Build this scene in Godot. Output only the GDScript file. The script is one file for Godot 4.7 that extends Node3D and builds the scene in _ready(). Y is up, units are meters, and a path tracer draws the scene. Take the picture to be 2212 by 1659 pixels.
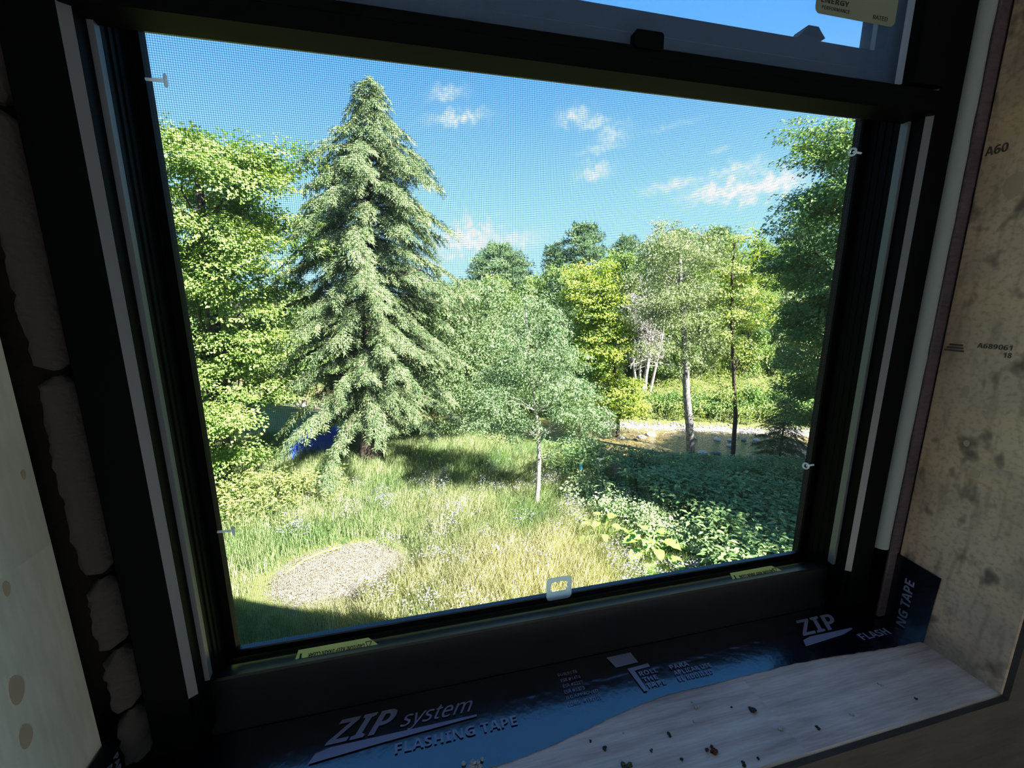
extends Node3D
# A look out of a dark room through an insect screen onto a wild garden, a river and a wood.
# Metres. The screen lies in the plane z = 0, the room is at z > 0, the garden at z < 0; the garden's ground is y = 0.

const EYE := Vector3(0.0, 5.2, 0.48)
const CX := 0.1853            # the window's middle
const SUN_TO := Vector3(-0.446, -0.669, -0.595)   # the way the sunlight travels
var M := {}
var S := {}
var used := {}
var rng := RandomNumberGenerator.new()
var patch := FastNoiseLite.new()

# ------------------------------------------------------------------ mesh helpers
class MB:
	var v := PackedVector3Array()
	var n := PackedVector3Array()
	var uv := PackedVector2Array()
	var ix := PackedInt32Array()
	func vert(p: Vector3, nn: Vector3, t: Vector2) -> int:
		v.append(p); n.append(nn); uv.append(t)
		return v.size() - 1
	func quad(a: Vector3, b: Vector3, c: Vector3, d: Vector3) -> void:      # counter-clockwise from outside
		var nn := (b - a).cross(d - a).normalized()
		var i := v.size()
		for p in [a, b, c, d]:
			var t := Vector2(p.x, p.z)
			if absf(nn.x) > 0.6: t = Vector2(p.z, p.y)
			elif absf(nn.z) > 0.6: t = Vector2(p.x, p.y)
			vert(p, nn, t)
		ix.append_array([i, i + 2, i + 1, i, i + 3, i + 2])
	func box(lo: Vector3, hi: Vector3) -> void:
		quad(Vector3(lo.x, lo.y, hi.z), Vector3(hi.x, lo.y, hi.z), Vector3(hi.x, hi.y, hi.z), Vector3(lo.x, hi.y, hi.z))
		quad(Vector3(hi.x, lo.y, lo.z), Vector3(lo.x, lo.y, lo.z), Vector3(lo.x, hi.y, lo.z), Vector3(hi.x, hi.y, lo.z))
		quad(Vector3(hi.x, lo.y, hi.z), Vector3(hi.x, lo.y, lo.z), Vector3(hi.x, hi.y, lo.z), Vector3(hi.x, hi.y, hi.z))
		quad(Vector3(lo.x, lo.y, lo.z), Vector3(lo.x, lo.y, hi.z), Vector3(lo.x, hi.y, hi.z), Vector3(lo.x, hi.y, lo.z))
		quad(Vector3(lo.x, hi.y, hi.z), Vector3(hi.x, hi.y, hi.z), Vector3(hi.x, hi.y, lo.z), Vector3(lo.x, hi.y, lo.z))
		quad(Vector3(lo.x, lo.y, lo.z), Vector3(hi.x, lo.y, lo.z), Vector3(hi.x, lo.y, hi.z), Vector3(lo.x, lo.y, hi.z))
	# polygon in the plane (ux, uy) through o, pushed along dir
	func extrude(poly: PackedVector2Array, o: Vector3, ux: Vector3, uy: Vector3, dir: Vector3) -> void:
		var pts := poly.duplicate()
		if Geometry2D.is_polygon_clockwise(pts):
			pts.reverse()
		var flip := ux.cross(uy).dot(dir) < 0.0
		var m := pts.size()
		for i in m:
			var a := o + ux * pts[i].x + uy * pts[i].y
			var b := o + ux * pts[(i + 1) % m].x + uy * pts[(i + 1) % m].y
			if flip: quad(b, a, a + dir, b + dir)
			else: quad(a, b, b + dir, a + dir)
		var t := Geometry2D.triangulate_polygon(pts)
		var nn := dir.normalized()
		for end in 2:
			var off := dir * float(end)
			var nrm := nn if end == 1 else -nn
			for k in range(0, t.size(), 3):
				var i := v.size()
				for j in 3:
					var p := pts[t[k + j]]
					vert(o + ux * p.x + uy * p.y + off, nrm, p)
				ix.append_array([i, i + 1, i + 2])
	func tube(path: Array, radii: Array, sides: int) -> void:
		var start := v.size()
		var side := Vector3.RIGHT
		var m := path.size()
		var along := 0.0
		for i in m:
			var dir: Vector3 = (path[mini(i + 1, m - 1)] - path[maxi(i - 1, 0)]).normalized()
			if i == 0 and absf(dir.x) > 0.8: side = Vector3.BACK
			side = (side - dir * side.dot(dir)).normalized()
			var other := dir.cross(side)
			if i > 0: along += path[i].distance_to(path[i - 1])
			for s in sides + 1:
				var an := TAU * s / sides
				var nn := side * cos(an) + other * sin(an)
				vert(path[i] + nn * radii[i], nn, Vector2(float(s) / sides, along))
		for i in m - 1:
			for s in sides:
				var a := start + i * (sides + 1) + s
				var b := a + sides + 1
				ix.append_array([a, b, a + 1, a + 1, b, b + 1])
	func leaf(at: Vector3, dir: Vector3, up: Vector3, l: float, w: float) -> void:
		var s := dir.cross(up).normalized()
		var nn := s.cross(dir).normalized()
		var mid := at + dir * l * 0.45
		var i := v.size()
		vert(at, nn, Vector2(0.5, 0)); vert(mid + s * w * 0.5 + nn * w * 0.12, (nn - s * 0.3).normalized(), Vector2(1, 0.5))
		vert(at + dir * l - nn * l * 0.1, nn, Vector2(0.5, 1)); vert(mid - s * w * 0.5 + nn * w * 0.12, (nn + s * 0.3).normalized(), Vector2(0, 0.5))
		ix.append_array([i, i + 1, i + 2, i, i + 2, i + 3])
	func blade(at: Vector3, lean: Vector3, h: float, w: float) -> void:
		var flat := Vector3(lean.z, 0, -lean.x)
		if flat.length() < 0.001: flat = Vector3.RIGHT
		flat = flat.normalized()
		var nn := flat.cross(Vector3.UP).normalized()
		nn = (nn + Vector3.UP * 0.5).normalized()
		var p1 := at + Vector3.UP * h * 0.55 + lean * 0.3
		var p2 := at + Vector3.UP * h * (1.0 - 0.25 * lean.length()) + lean
		var i := v.size()
		vert(at - flat * w * 0.5, nn, Vector2.ZERO); vert(at + flat * w * 0.5, nn, Vector2.ZERO)
		vert(p1 - flat * w * 0.45, nn, Vector2.ZERO); vert(p1 + flat * w * 0.45, nn, Vector2.ZERO)
		vert(p2, nn, Vector2.ZERO)
		ix.append_array([i, i + 2, i + 1, i + 1, i + 2, i + 3, i + 2, i + 4, i + 3])
	func lump(c: Vector3, r: Vector3, seed_: int, rough: float) -> void:
		var r2 := RandomNumberGenerator.new()
		r2.seed = seed_
		var rings := 6
		var seg := 8
		var start := v.size()
		for i in rings + 1:
			var la := PI * i / rings
			var keep := r2.randf_range(1.0 - rough, 1.0 + rough)
			for j in seg + 1:
				var k := keep if (i == 0 or i == rings or j == seg) else r2.randf_range(1.0 - rough, 1.0 + rough)
				if j == seg and i > 0 and i < rings:
					var first := v[start + i * (seg + 1)]
					vert(first, n[start + i * (seg + 1)], Vector2.ZERO)
					continue
				var d := Vector3(sin(la) * cos(TAU * j / seg), cos(la), sin(la) * sin(TAU * j / seg))
				vert(c + d * r * k, (d / r).normalized(), Vector2.ZERO)
		for i in rings:
			for j in seg:
				var a := start + i * (seg + 1) + j
				var b := a + seg + 1
				ix.append_array([a, b, a + 1, a + 1, b, b + 1])
	func mesh(mat: Material) -> ArrayMesh:
		for k in range(0, ix.size(), 3):      # every face turned the way its normals point
			var a := ix[k]
			var b := ix[k + 1]
			var c := ix[k + 2]
			if (v[b] - v[a]).cross(v[c] - v[a]).dot(n[a] + n[b] + n[c]) > 0.0:
				ix[k + 1] = c
				ix[k + 2] = b
		var arr := []
		arr.resize(Mesh.ARRAY_MAX)
		arr[Mesh.ARRAY_VERTEX] = v; arr[Mesh.ARRAY_NORMAL] = n; arr[Mesh.ARRAY_TEX_UV] = uv; arr[Mesh.ARRAY_INDEX] = ix
		var m := ArrayMesh.new()
		m.add_surface_from_arrays(Mesh.PRIMITIVE_TRIANGLES, arr)
		m.surface_set_material(0, mat)
		return m

func chamfered(x0: float, y0: float, x1: float, y1: float, c: float) -> PackedVector2Array:
	return PackedVector2Array([Vector2(x0 + c, y0), Vector2(x1 - c, y0), Vector2(x1, y0 + c), Vector2(x1, y1 - c), Vector2(x1 - c, y1), Vector2(x0 + c, y1), Vector2(x0, y1 - c), Vector2(x0, y0 + c)])

# ------------------------------------------------------------------ node helpers
const NTH := ["leftmost", "second from the left", "third from the left", "fourth from the left", "fifth from the left", "sixth from the left", "seventh from the left", "eighth from the left", "ninth from the left", "tenth from the left", "eleventh from the left", "twelfth from the left", "thirteenth from the left", "fourteenth from the left", "fifteenth from the left", "rightmost"]
func numbered(called: String) -> String:
	var k: int = used.get(called, 0)
	used[called] = k + 1
	return called if k == 0 else "%s_%03d" % [called, k]

func tag(o: Node, label: String, category: String, group := "", kind := "") -> Node:
	if label: o.set_meta("label", label)
	if category: o.set_meta("category", category)
	if group: o.set_meta("group", group)
	if kind: o.set_meta("kind", kind)
	return o

func thing(called: String, label: String, category: String, where := Vector3.ZERO, group := "") -> Node3D:
	var o := Node3D.new()
	o.name = numbered(called)
	add_child(o)
	o.position = where
	tag(o, label, category, group)
	return o

func part(called: String, mb: MB, mat: Material, parent: Node) -> MeshInstance3D:
	var o := MeshInstance3D.new()
	o.name = called if parent != self else numbered(called)
	o.mesh = mb.mesh(mat)
	parent.add_child(o, true)
	return o

func struct(called: String, mb: MB, mat: Material, label := "") -> MeshInstance3D:
	var o := part(called, mb, mat, self)
	o.set_meta("kind", "structure")
	if label: o.set_meta("label", label)
	return o

func swarm(called: String, mesh: Mesh, xf: Array, cols: PackedColorArray, parent: Node) -> MultiMeshInstance3D:
	var mm := MultiMesh.new()
	mm.transform_format = MultiMesh.TRANSFORM_3D
	mm.use_colors = true
	mm.mesh = mesh
	mm.instance_count = xf.size()
	for i in xf.size():
		mm.set_instance_transform(i, xf[i])
		mm.set_instance_color(i, cols[i])
	var o := MultiMeshInstance3D.new()
	o.name = called if parent != self else numbered(called)
	o.multimesh = mm
	o.set_meta("kind", "stuff")
	parent.add_child(o, true)
	return o

func mat(c: Color, rough := 0.8, spec := 0.5) -> StandardMaterial3D:
	var m := StandardMaterial3D.new()
	m.albedo_color = c
	m.roughness = rough
	m.metallic_specular = spec
	return m

func leaf_mat(thin: float) -> StandardMaterial3D:
	var m := mat(Color.WHITE, 0.55, 0.35)
	m.vertex_color_use_as_albedo = true
	m.backlight_enabled = true
	m.backlight = Color(thin, thin * 1.0, thin * 0.6)
	m.cull_mode = BaseMaterial3D.CULL_DISABLED
	return m

func image_tex(w: int, h: int, f: Callable) -> ImageTexture:
	var im := Image.create(w, h, false, Image.FORMAT_RGB8)
	for y in h:
		for x in w:
			im.set_pixel(x, y, f.call(float(x) / w, float(y) / h))
	im.generate_mipmaps()
	return ImageTexture.create_from_image(im)

func noise(sd: int, freq: float, oct := 4) -> FastNoiseLite:
	var f := FastNoiseLite.new()
	f.seed = sd
	f.noise_type = FastNoiseLite.TYPE_SIMPLEX_SMOOTH
	f.frequency = freq
	f.fractal_octaves = oct
	return f

func bump(sd: int, freq: float, size := 256) -> NoiseTexture2D:
	var t := NoiseTexture2D.new()
	t.width = size; t.height = size
	t.seamless = true
	t.noise = noise(sd, freq, 4)
	return t

# ------------------------------------------------------------------ the place
func bank(x: float, z: float) -> float:      # metres beyond the river's near edge
	return (x - 9.2) * 0.385 - (z + 16.7) * 0.923 - 0.42 * maxf(0.0, 7.5 - x)

func ground(x: float, z: float) -> float:
	var s := bank(x, z)
	var y := 0.10 * patch.get_noise_2d(x * 2.0, z * 2.0)
	y -= 2.35 * smoothstep(-7.5, -1.0, s)
	y += 0.55 * smoothstep(3.0, 5.2, s) + maxf(0.0, s - 5.0) * 0.06 + maxf(0.0, s - 14.0) * 0.09
	return y

func _ready() -> void:
	rng.seed = 7
	patch.seed = 11
	patch.frequency = 0.13
	camera_and_light()
	materials()
	house()
	window()
	linings()
	tape()
	terrain()
	sprays()
	trees()
	meadow()
	garden_things()
	sill_debris()

func camera_and_light() -> void:
	var cam := Camera3D.new()
	cam.name = "camera"
	cam.fov = 85.15
	cam.near = 0.02
	cam.far = 400.0
	cam.transform = Transform3D(Basis(Vector3(0.97238784, -0.00213545, 0.23336094), Vector3(0.04914989, 0.97940348, -0.1958395), Vector3(-0.22813631, 0.20190161, 0.95246499)).orthonormalized(), EYE)
	add_child(cam)
	cam.current = true
	var we := WorldEnvironment.new()
	we.name = "environment"
	var e := Environment.new()
	e.background_mode = Environment.BG_SKY
	e.tonemap_mode = Environment.TONE_MAPPER_LINEAR
	e.tonemap_exposure = 1.9
	e.sdfgi_enabled = true
	e.ssao_enabled = true
	e.ssil_enabled = true
	var sky := Sky.new()
	var pm := PanoramaSkyMaterial.new()
	pm.panorama = sky_picture()
	sky.sky_material = pm
	e.sky = sky
	we.environment = e
	add_child(we)
	var sun := DirectionalLight3D.new()
	sun.name = "sun"
	sun.light_energy = 7.5
	sun.light_color = Color(1.0, 0.97, 0.91)
	sun.light_angular_distance = 0.53
	sun.shadow_enabled = true
	add_child(sun)
	sun.look_at_from_position(Vector3.ZERO, SUN_TO)

func sky_picture() -> ImageTexture:
	var w := 2048
	var h := 1024
	var data := PackedFloat32Array()
	data.resize(w * h * 3)
	var fine := noise(5, 0.11, 4)
	var warp := noise(9, 0.05, 3)
	# wisps: azimuth (degrees, 0 is straight out of the window), height, half width, half height, strength
	var wisps := [[5.61, 23.05, 1.64, 0.51, 0.45], [6.93, 20.84, 2.76, 0.58, 0.65], [21.16, 20.86, 1.57, 0.62, 0.6], [23.7, 20.19, 1.45, 0.45, 0.5], [25.81, 18.78, 1.55, 0.73, 0.4], [24.1, 17.39, 2.12, 0.29, 0.35], [23.63, 15.08, 1.64, 0.69, 0.65], [33.28, 13.07, 2.99, 0.44, 0.5], [40.52, 11.91, 3.76, 0.94, 1.0], [43.22, 11.98, 2.54, 0.83, 0.9], [39.93, 14.1, 2.14, 0.55, 0.6], [37.16, 12.05, 2.84, 0.44, 0.5], [7.43, 7.53, 3.57, 1.56, 0.9], [37.99, 16.14, 0.83, 0.23, 0.3], [32.57, 19.08, 2.85, 0.22, 0.15], [13.75, 7.27, 3.0, 0.9, 0.5]]
	var r2 := RandomNumberGenerator.new()
	r2.seed = 31
	for i in 150:
		var az := r2.randf_range(55.0, 325.0)
		wisps.append([az if az < 180.0 else az - 360.0, r2.randf_range(5.0, 60.0), r2.randf_range(1.5, 4.0), r2.randf_range(0.4, 1.2), r2.randf_range(0.35, 0.9)])
	var cover := PackedFloat32Array()
	cover.resize(w * h)
	for k in wisps:
		var stretch := 1.0 / cos(deg_to_rad(k[1]))
		var u0 := int((k[0] - k[2] * stretch * 2.6) / 360.0 * w)
		var u1 := int((k[0] + k[2] * stretch * 2.6) / 360.0 * w)
		var v0 := int((90.0 - k[1] - k[3] * 2.8) / 180.0 * h)
		var v1 := int((90.0 - k[1] + k[3] * 2.8) / 180.0 * h)
		for yy in range(maxi(v0, 0), mini(v1 + 1, h / 2)):
			for xx in range(u0, u1 + 1):
				var az2: float = float(xx) / w * 360.0
				var el: float = 90.0 - float(yy) / h * 180.0
				var dx: float = (az2 - k[0]) / stretch
				var dy: float = el - k[1] - dx * 0.12 + warp.get_noise_2d(az2 * 12.0, el * 12.0) * k[3] * 1.6
				var g := exp(-(dx * dx) / (k[2] * k[2]) - (dy * dy) / (k[3] * k[3]))
				g *= clampf(0.75 + 1.1 * fine.get_noise_2d(az2 * 14.0, el * 34.0), 0.0, 1.4)
				var at := yy * w + posmod(xx, w)
				cover[at] = minf(1.0, cover[at] + g * k[4])
	for y in h:
		var el := deg_to_rad(90.0 - (y + 0.5) / h * 180.0)
		var t := clampf(el / (PI * 0.5), 0.0, 1.0)
		var base := Vector3(0.36, 0.66, 0.80).lerp(Vector3(0.066, 0.28, 0.70), pow(smoothstep(0.02, 0.36, t), 0.75))
		base = base.lerp(Vector3(0.068, 0.245, 0.70), smoothstep(0.30, 1.0, t))
		if el < 0.0: base = Vector3(0.16, 0.17, 0.13)
		for x in w:
			var c := base.lerp(Vector3(0.86, 0.87, 0.88), cover[y * w + x])
			var i := (y * w + x) * 3
			data[i] = c.x; data[i + 1] = c.y; data[i + 2] = c.z
	return ImageTexture.create_from_image(Image.create_from_data(w, h, false, Image.FORMAT_RGBF, data.to_byte_array()))

func materials() -> void:
	M.vinyl = mat(Color(0.022, 0.023, 0.028), 0.5, 0.14)
	M.vinyl_sill = mat(Color(0.03, 0.032, 0.042), 0.35, 0.6)
	M.vinyl_gray = mat(Color(0.33, 0.34, 0.36), 0.4, 0.5)
	M.screen_frame = mat(Color(0.03, 0.03, 0.036), 0.3, 0.6)
	M.wire = mat(Color(0.23, 0.24, 0.25), 0.5, 0.5)
	M.clear = mat(Color(0.95, 0.96, 0.97, 0.5), 0.2, 0.5)
	M.clear.backlight_enabled = true
	M.clear.backlight = Color(1.0, 1.0, 1.0)
	M.clear.transparency = BaseMaterial3D.TRANSPARENCY_ALPHA
	M.glass = mat(Color(0.55, 0.75, 1.0, 0.03), 0.02, 0.22)
	M.glass.transparency = BaseMaterial3D.TRANSPARENCY_ALPHA
	M.seal = mat(Color(0.46, 0.5, 0.55), 0.35, 0.5)
	M.label_grey = mat(Color(0.40, 0.42, 0.36), 0.7)
	M.ink = mat(Color(0.05, 0.05, 0.05), 0.8)
	M.yellow = mat(Color(0.90, 0.88, 0.45), 0.55)
	M.print = mat(Color(0.50, 0.53, 0.66), 0.45, 0.6)
	M.tape = mat(Color(0.042, 0.048, 0.10), 0.2, 0.9)
	M.tape.clearcoat_enabled = true
	M.tape.clearcoat = 1.0
	M.tape.clearcoat_roughness = 0.18
	M.tape.heightmap_enabled = true
	M.tape.heightmap_texture = bump(40, 0.03)
	M.tape.heightmap_scale = 0.03
	M.tape.uv1_triplanar = true
	M.tape.uv1_scale = Vector3(7, 7, 7)
	M.foam = mat(Color(0.50, 0.53, 0.53), 0.75)
	M.old_wood = wood(71, Color(0.36, 0.31, 0.33), Color(0.22, 0.19, 0.21), 10.0, 60.0)
	M.brown_foam = mat(Color(0.19, 0.165, 0.16), 0.95)
	M.brown_foam.heightmap_enabled = true
	M.brown_foam.heightmap_texture = bump(43, 0.05)
	M.brown_foam.heightmap_scale = 0.12
	M.brown_foam.uv1_triplanar = true
	M.brown_foam.uv1_scale = Vector3(9, 9, 9)
	M.board = wood(72, Color(0.84, 0.83, 0.76), Color(0.70, 0.69, 0.61), 9.0, 1.2)
	M.ply = blotched(73)
	M.sill = wood(74, Color(0.83, 0.78, 0.75), Color(0.58, 0.52, 0.49), 1.3, 22.0)
	M.shade_toned_wall = wood(76, Color(0.29, 0.26, 0.235), Color(0.21, 0.185, 0.17), 1.5, 14.0)      # dark tone puts the shade of the unlit room side into the colour
	M.drywall = mat(Color(0.70, 0.72, 0.74), 0.9)
	M.subfloor = mat(Color(0.62, 0.63, 0.64), 0.85)
	M.siding = mat(Color(0.55, 0.55, 0.53), 0.8)
	M.roofing = mat(Color(0.16, 0.16, 0.17), 0.9)
	M.leaf = leaf_mat(0.75)
	M.needle = leaf_mat(0.35)
	M.grass = leaf_mat(0.7)
	M.petal = leaf_mat(0.6)
	M.bark = bark(80, Color(0.33, 0.30, 0.28), Color(0.16, 0.14, 0.13))
	M.grey_bark = bark(81, Color(0.60, 0.59, 0.60), Color(0.34, 0.33, 0.34))
	M.white_bark = bark(82, Color(0.86, 0.85, 0.82), Color(0.42, 0.40, 0.38))
	M.dead_wood = bark(83, Color(0.72, 0.70, 0.69), Color(0.52, 0.50, 0.50))
	M.soil = mat(Color(0.36, 0.40, 0.22), 0.95)
	M.gravel = mat(Color(0.72, 0.68, 0.66), 0.9)
	M.stone = mat(Color(0.78, 0.74, 0.71), 0.85)
	M.wet_stone = mat(Color(0.46, 0.42, 0.38), 0.5)
	M.water = mat(Color(0.44, 0.40, 0.26), 0.2, 0.4)
	M.water.heightmap_enabled = true
	M.water.heightmap_texture = bump(44, 0.04)
	M.water.heightmap_scale = 3.0
	M.water.uv1_triplanar = true
	M.water.uv1_scale = Vector3(0.6, 0.6, 0.6)
	M.straw = mat(Color(0.54, 0.51, 0.45), 0.95)
	M.tarp = mat(Color(0.20, 0.34, 0.78), 0.45)
	M.crumb = mat(Color(0.20, 0.17, 0.15), 0.9)
	M.crumb_red = mat(Color(0.36, 0.17, 0.12), 0.9)
	M.crumb_pale = mat(Color(0.70, 0.68, 0.66), 0.9)
	M.stake = mat(Color(0.62, 0.60, 0.58), 0.8)
	M.hose = mat(Color(0.78, 0.76, 0.30), 0.5)
	M.blue_rag = mat(Color(0.25, 0.62, 0.72), 0.6)

func wood(sd: int, light: Color, dark: Color, along_u: float, along_v: float) -> StandardMaterial3D:
	var n1 := noise(sd, 1.0, 4)
	var n2 := noise(sd + 1, 1.0, 3)
	var m := mat(Color.WHITE, 0.8, 0.3)
	m.albedo_texture = image_tex(512, 512, func(u: float, v: float) -> Color:
		var g := n1.get_noise_2d(u * along_u, v * along_v) * 0.5 + n1.get_noise_2d(u * along_u * 6.0, v * along_v * 6.0) * 0.35
		g += n2.get_noise_2d(u * 2.5, v * 2.5) * 0.45
		return dark.lerp(light, clampf(0.62 + g * 0.75, 0.0, 1.0)))
	m.uv1_scale = Vector3(2.6, 2.6, 1)
	return m

func blotched(sd: int) -> StandardMaterial3D:
	var n1 := noise(sd, 1.0, 5)
	var n2 := noise(sd + 1, 1.0, 4)
	var n3 := noise(sd + 2, 1.0, 3)
	var m := mat(Color.WHITE, 0.8, 0.3)
	m.albedo_texture = image_tex(768, 768, func(u: float, v: float) -> Color:
		var c := Color(0.82, 0.73, 0.62).lerp(Color(0.68, 0.60, 0.52), clampf(0.5 + n1.get_noise_2d(u * 5.0, v * 4.0) * 0.9, 0.0, 1.0))
		c = c.lerp(Color(0.85, 0.74, 0.58), clampf(n2.get_noise_2d(u * 3.0, v * 6.0) * 1.2, 0.0, 0.6))
		c = c.lerp(Color(0.34, 0.30, 0.27), clampf((n2.get_noise_2d(u * 14.0 + 50.0, v * 10.0) - 0.28) * 2.4, 0.0, 0.75))
		c = c.lerp(Color(0.42, 0.36, 0.31), clampf((n3.get_noise_2d(u * 60.0, v * 7.0) - 0.1) * 0.5, 0.0, 0.25))
		c = c.lerp(Color(0.55, 0.47, 0.39), clampf(n1.get_noise_2d(u * 90.0, v * 90.0) * 0.8, 0.0, 0.5))
		return c)
	m.uv1_scale = Vector3(1.4, 1.4, 1)
	return m

func bark(sd: int, light: Color, dark: Color) -> StandardMaterial3D:
	var n1 := noise(sd, 1.0, 4)
	var m := mat(Color.WHITE, 0.9, 0.3)
	m.albedo_texture = image_tex(128, 256, func(u: float, v: float) -> Color:
		var an := u * TAU
		return dark.lerp(light, clampf(0.6 + 1.1 * n1.get_noise_3d(cos(an) * 1.6, sin(an) * 1.6, v * 7.0), 0.0, 1.0)))
	return m

# ------------------------------------------------------------------ the house around the window
const OX0 := -0.322
const OX1 := 0.692
const OY0 := 4.708
const OY1 := 6.14
const WZ0 := -0.03
const WZ1 := 0.211

const PEAK := 1.83      # the gable's ridge

func roof_at(x: float) -> float:
	return 7.41 - (0.9 * (x - PEAK) if x > PEAK else 0.3 * (PEAK - x))

func house() -> void:
	var mb := MB.new()
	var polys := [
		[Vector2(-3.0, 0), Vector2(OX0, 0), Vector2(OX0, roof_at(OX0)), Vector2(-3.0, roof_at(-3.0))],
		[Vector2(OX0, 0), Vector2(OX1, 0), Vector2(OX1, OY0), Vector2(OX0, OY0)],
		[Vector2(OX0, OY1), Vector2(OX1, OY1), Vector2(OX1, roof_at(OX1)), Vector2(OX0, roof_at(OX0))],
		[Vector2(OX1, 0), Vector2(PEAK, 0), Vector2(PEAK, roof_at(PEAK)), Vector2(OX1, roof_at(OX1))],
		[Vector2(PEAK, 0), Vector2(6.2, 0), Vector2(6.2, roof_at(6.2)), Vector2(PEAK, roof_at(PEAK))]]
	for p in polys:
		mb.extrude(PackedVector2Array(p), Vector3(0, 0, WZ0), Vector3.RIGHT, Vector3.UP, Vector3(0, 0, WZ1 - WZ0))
	mb.box(Vector3(OX0 - 0.1, SY - 0.4, WZ1), Vector3(OX1 + 0.1, SY - 0.0012, WZ1 + 0.006))  # strips added over the board edges, coloured dark in place of shade
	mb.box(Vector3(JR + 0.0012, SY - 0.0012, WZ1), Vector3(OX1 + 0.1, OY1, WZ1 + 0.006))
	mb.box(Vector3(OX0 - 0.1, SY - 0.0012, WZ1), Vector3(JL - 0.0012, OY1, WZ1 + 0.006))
	struct("wall_front", mb, M.shade_toned_wall, "wall around the window, room-side shade put into its dark brown colour")
	mb = MB.new()
	mb.box(Vector3(-1.6, 3.6, WZ1), Vector3(-1.5, 6.2, 3.9))
	struct("wall_left", mb, M.drywall)
	mb = MB.new()
	mb.box(Vector3(2.9, 3.6, WZ1), Vector3(3.0, 6.2, 3.9))
	struct("wall_right", mb, M.drywall)
	mb = MB.new()
	mb.box(Vector3(-1.6, 3.6, 3.9), Vector3(3.0, 3.75, 4.0))      # wide opening added behind the camera to fill the room with daylight
	mb.box(Vector3(-1.6, 5.8, 3.9), Vector3(3.0, 6.2, 4.0))
	mb.box(Vector3(-1.6, 3.75, 3.9), Vector3(0.1, 5.8, 4.0))
	mb.box(Vector3(2.6, 3.75, 3.9), Vector3(3.0, 5.8, 4.0))
	struct("wall_back", mb, M.drywall)
	mb = MB.new()
	mb.box(Vector3(-1.6, 3.5, WZ1), Vector3(3.0, 3.6, 4.0))
	struct("floor", mb, M.subfloor)
	mb = MB.new()
	mb.box(Vector3(-1.6, 6.2, WZ1), Vector3(3.0, 6.28, 4.0))
	struct("ceiling", mb, M.drywall)
	mb = MB.new()
	for side in [[-3.4, PEAK], [PEAK, 6.6]]:
		var a := Vector2(side[0], roof_at(side[0]))
		var b := Vector2(side[1], roof_at(side[1]))
		mb.extrude(PackedVector2Array([a, b, b + Vector2(0, 0.14), a + Vector2(0, 0.14)]), Vector3(0, 0, -0.25), Vector3.RIGHT, Vector3.UP, Vector3(0, 0, 4.4))
	var r := struct("trim_4", mb, M.roofing, "dark gable roof of the house, above the window")
	r.set_meta("label", "dark gable roof of the house, above the window")

# ------------------------------------------------------------------ the double-hung window
func frame_bar(poly: PackedVector2Array, axis: String, from: float, to: float, mb: MB) -> void:
	# poly is (across, z); the bar runs along x ("x": across is y) or along y ("y": across is x)
	if axis == "y": mb.extrude(poly, Vector3(0, from, 0), Vector3.RIGHT, Vector3(0, 0, 1), Vector3(0, to - from, 0))
	else: mb.extrude(poly, Vector3(from, 0, 0), Vector3.UP, Vector3(0, 0, 1), Vector3(to - from, 0, 0))

func z_of(d: float) -> float:      # depth in front of the eye -> z
	return EYE.z - d

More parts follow.
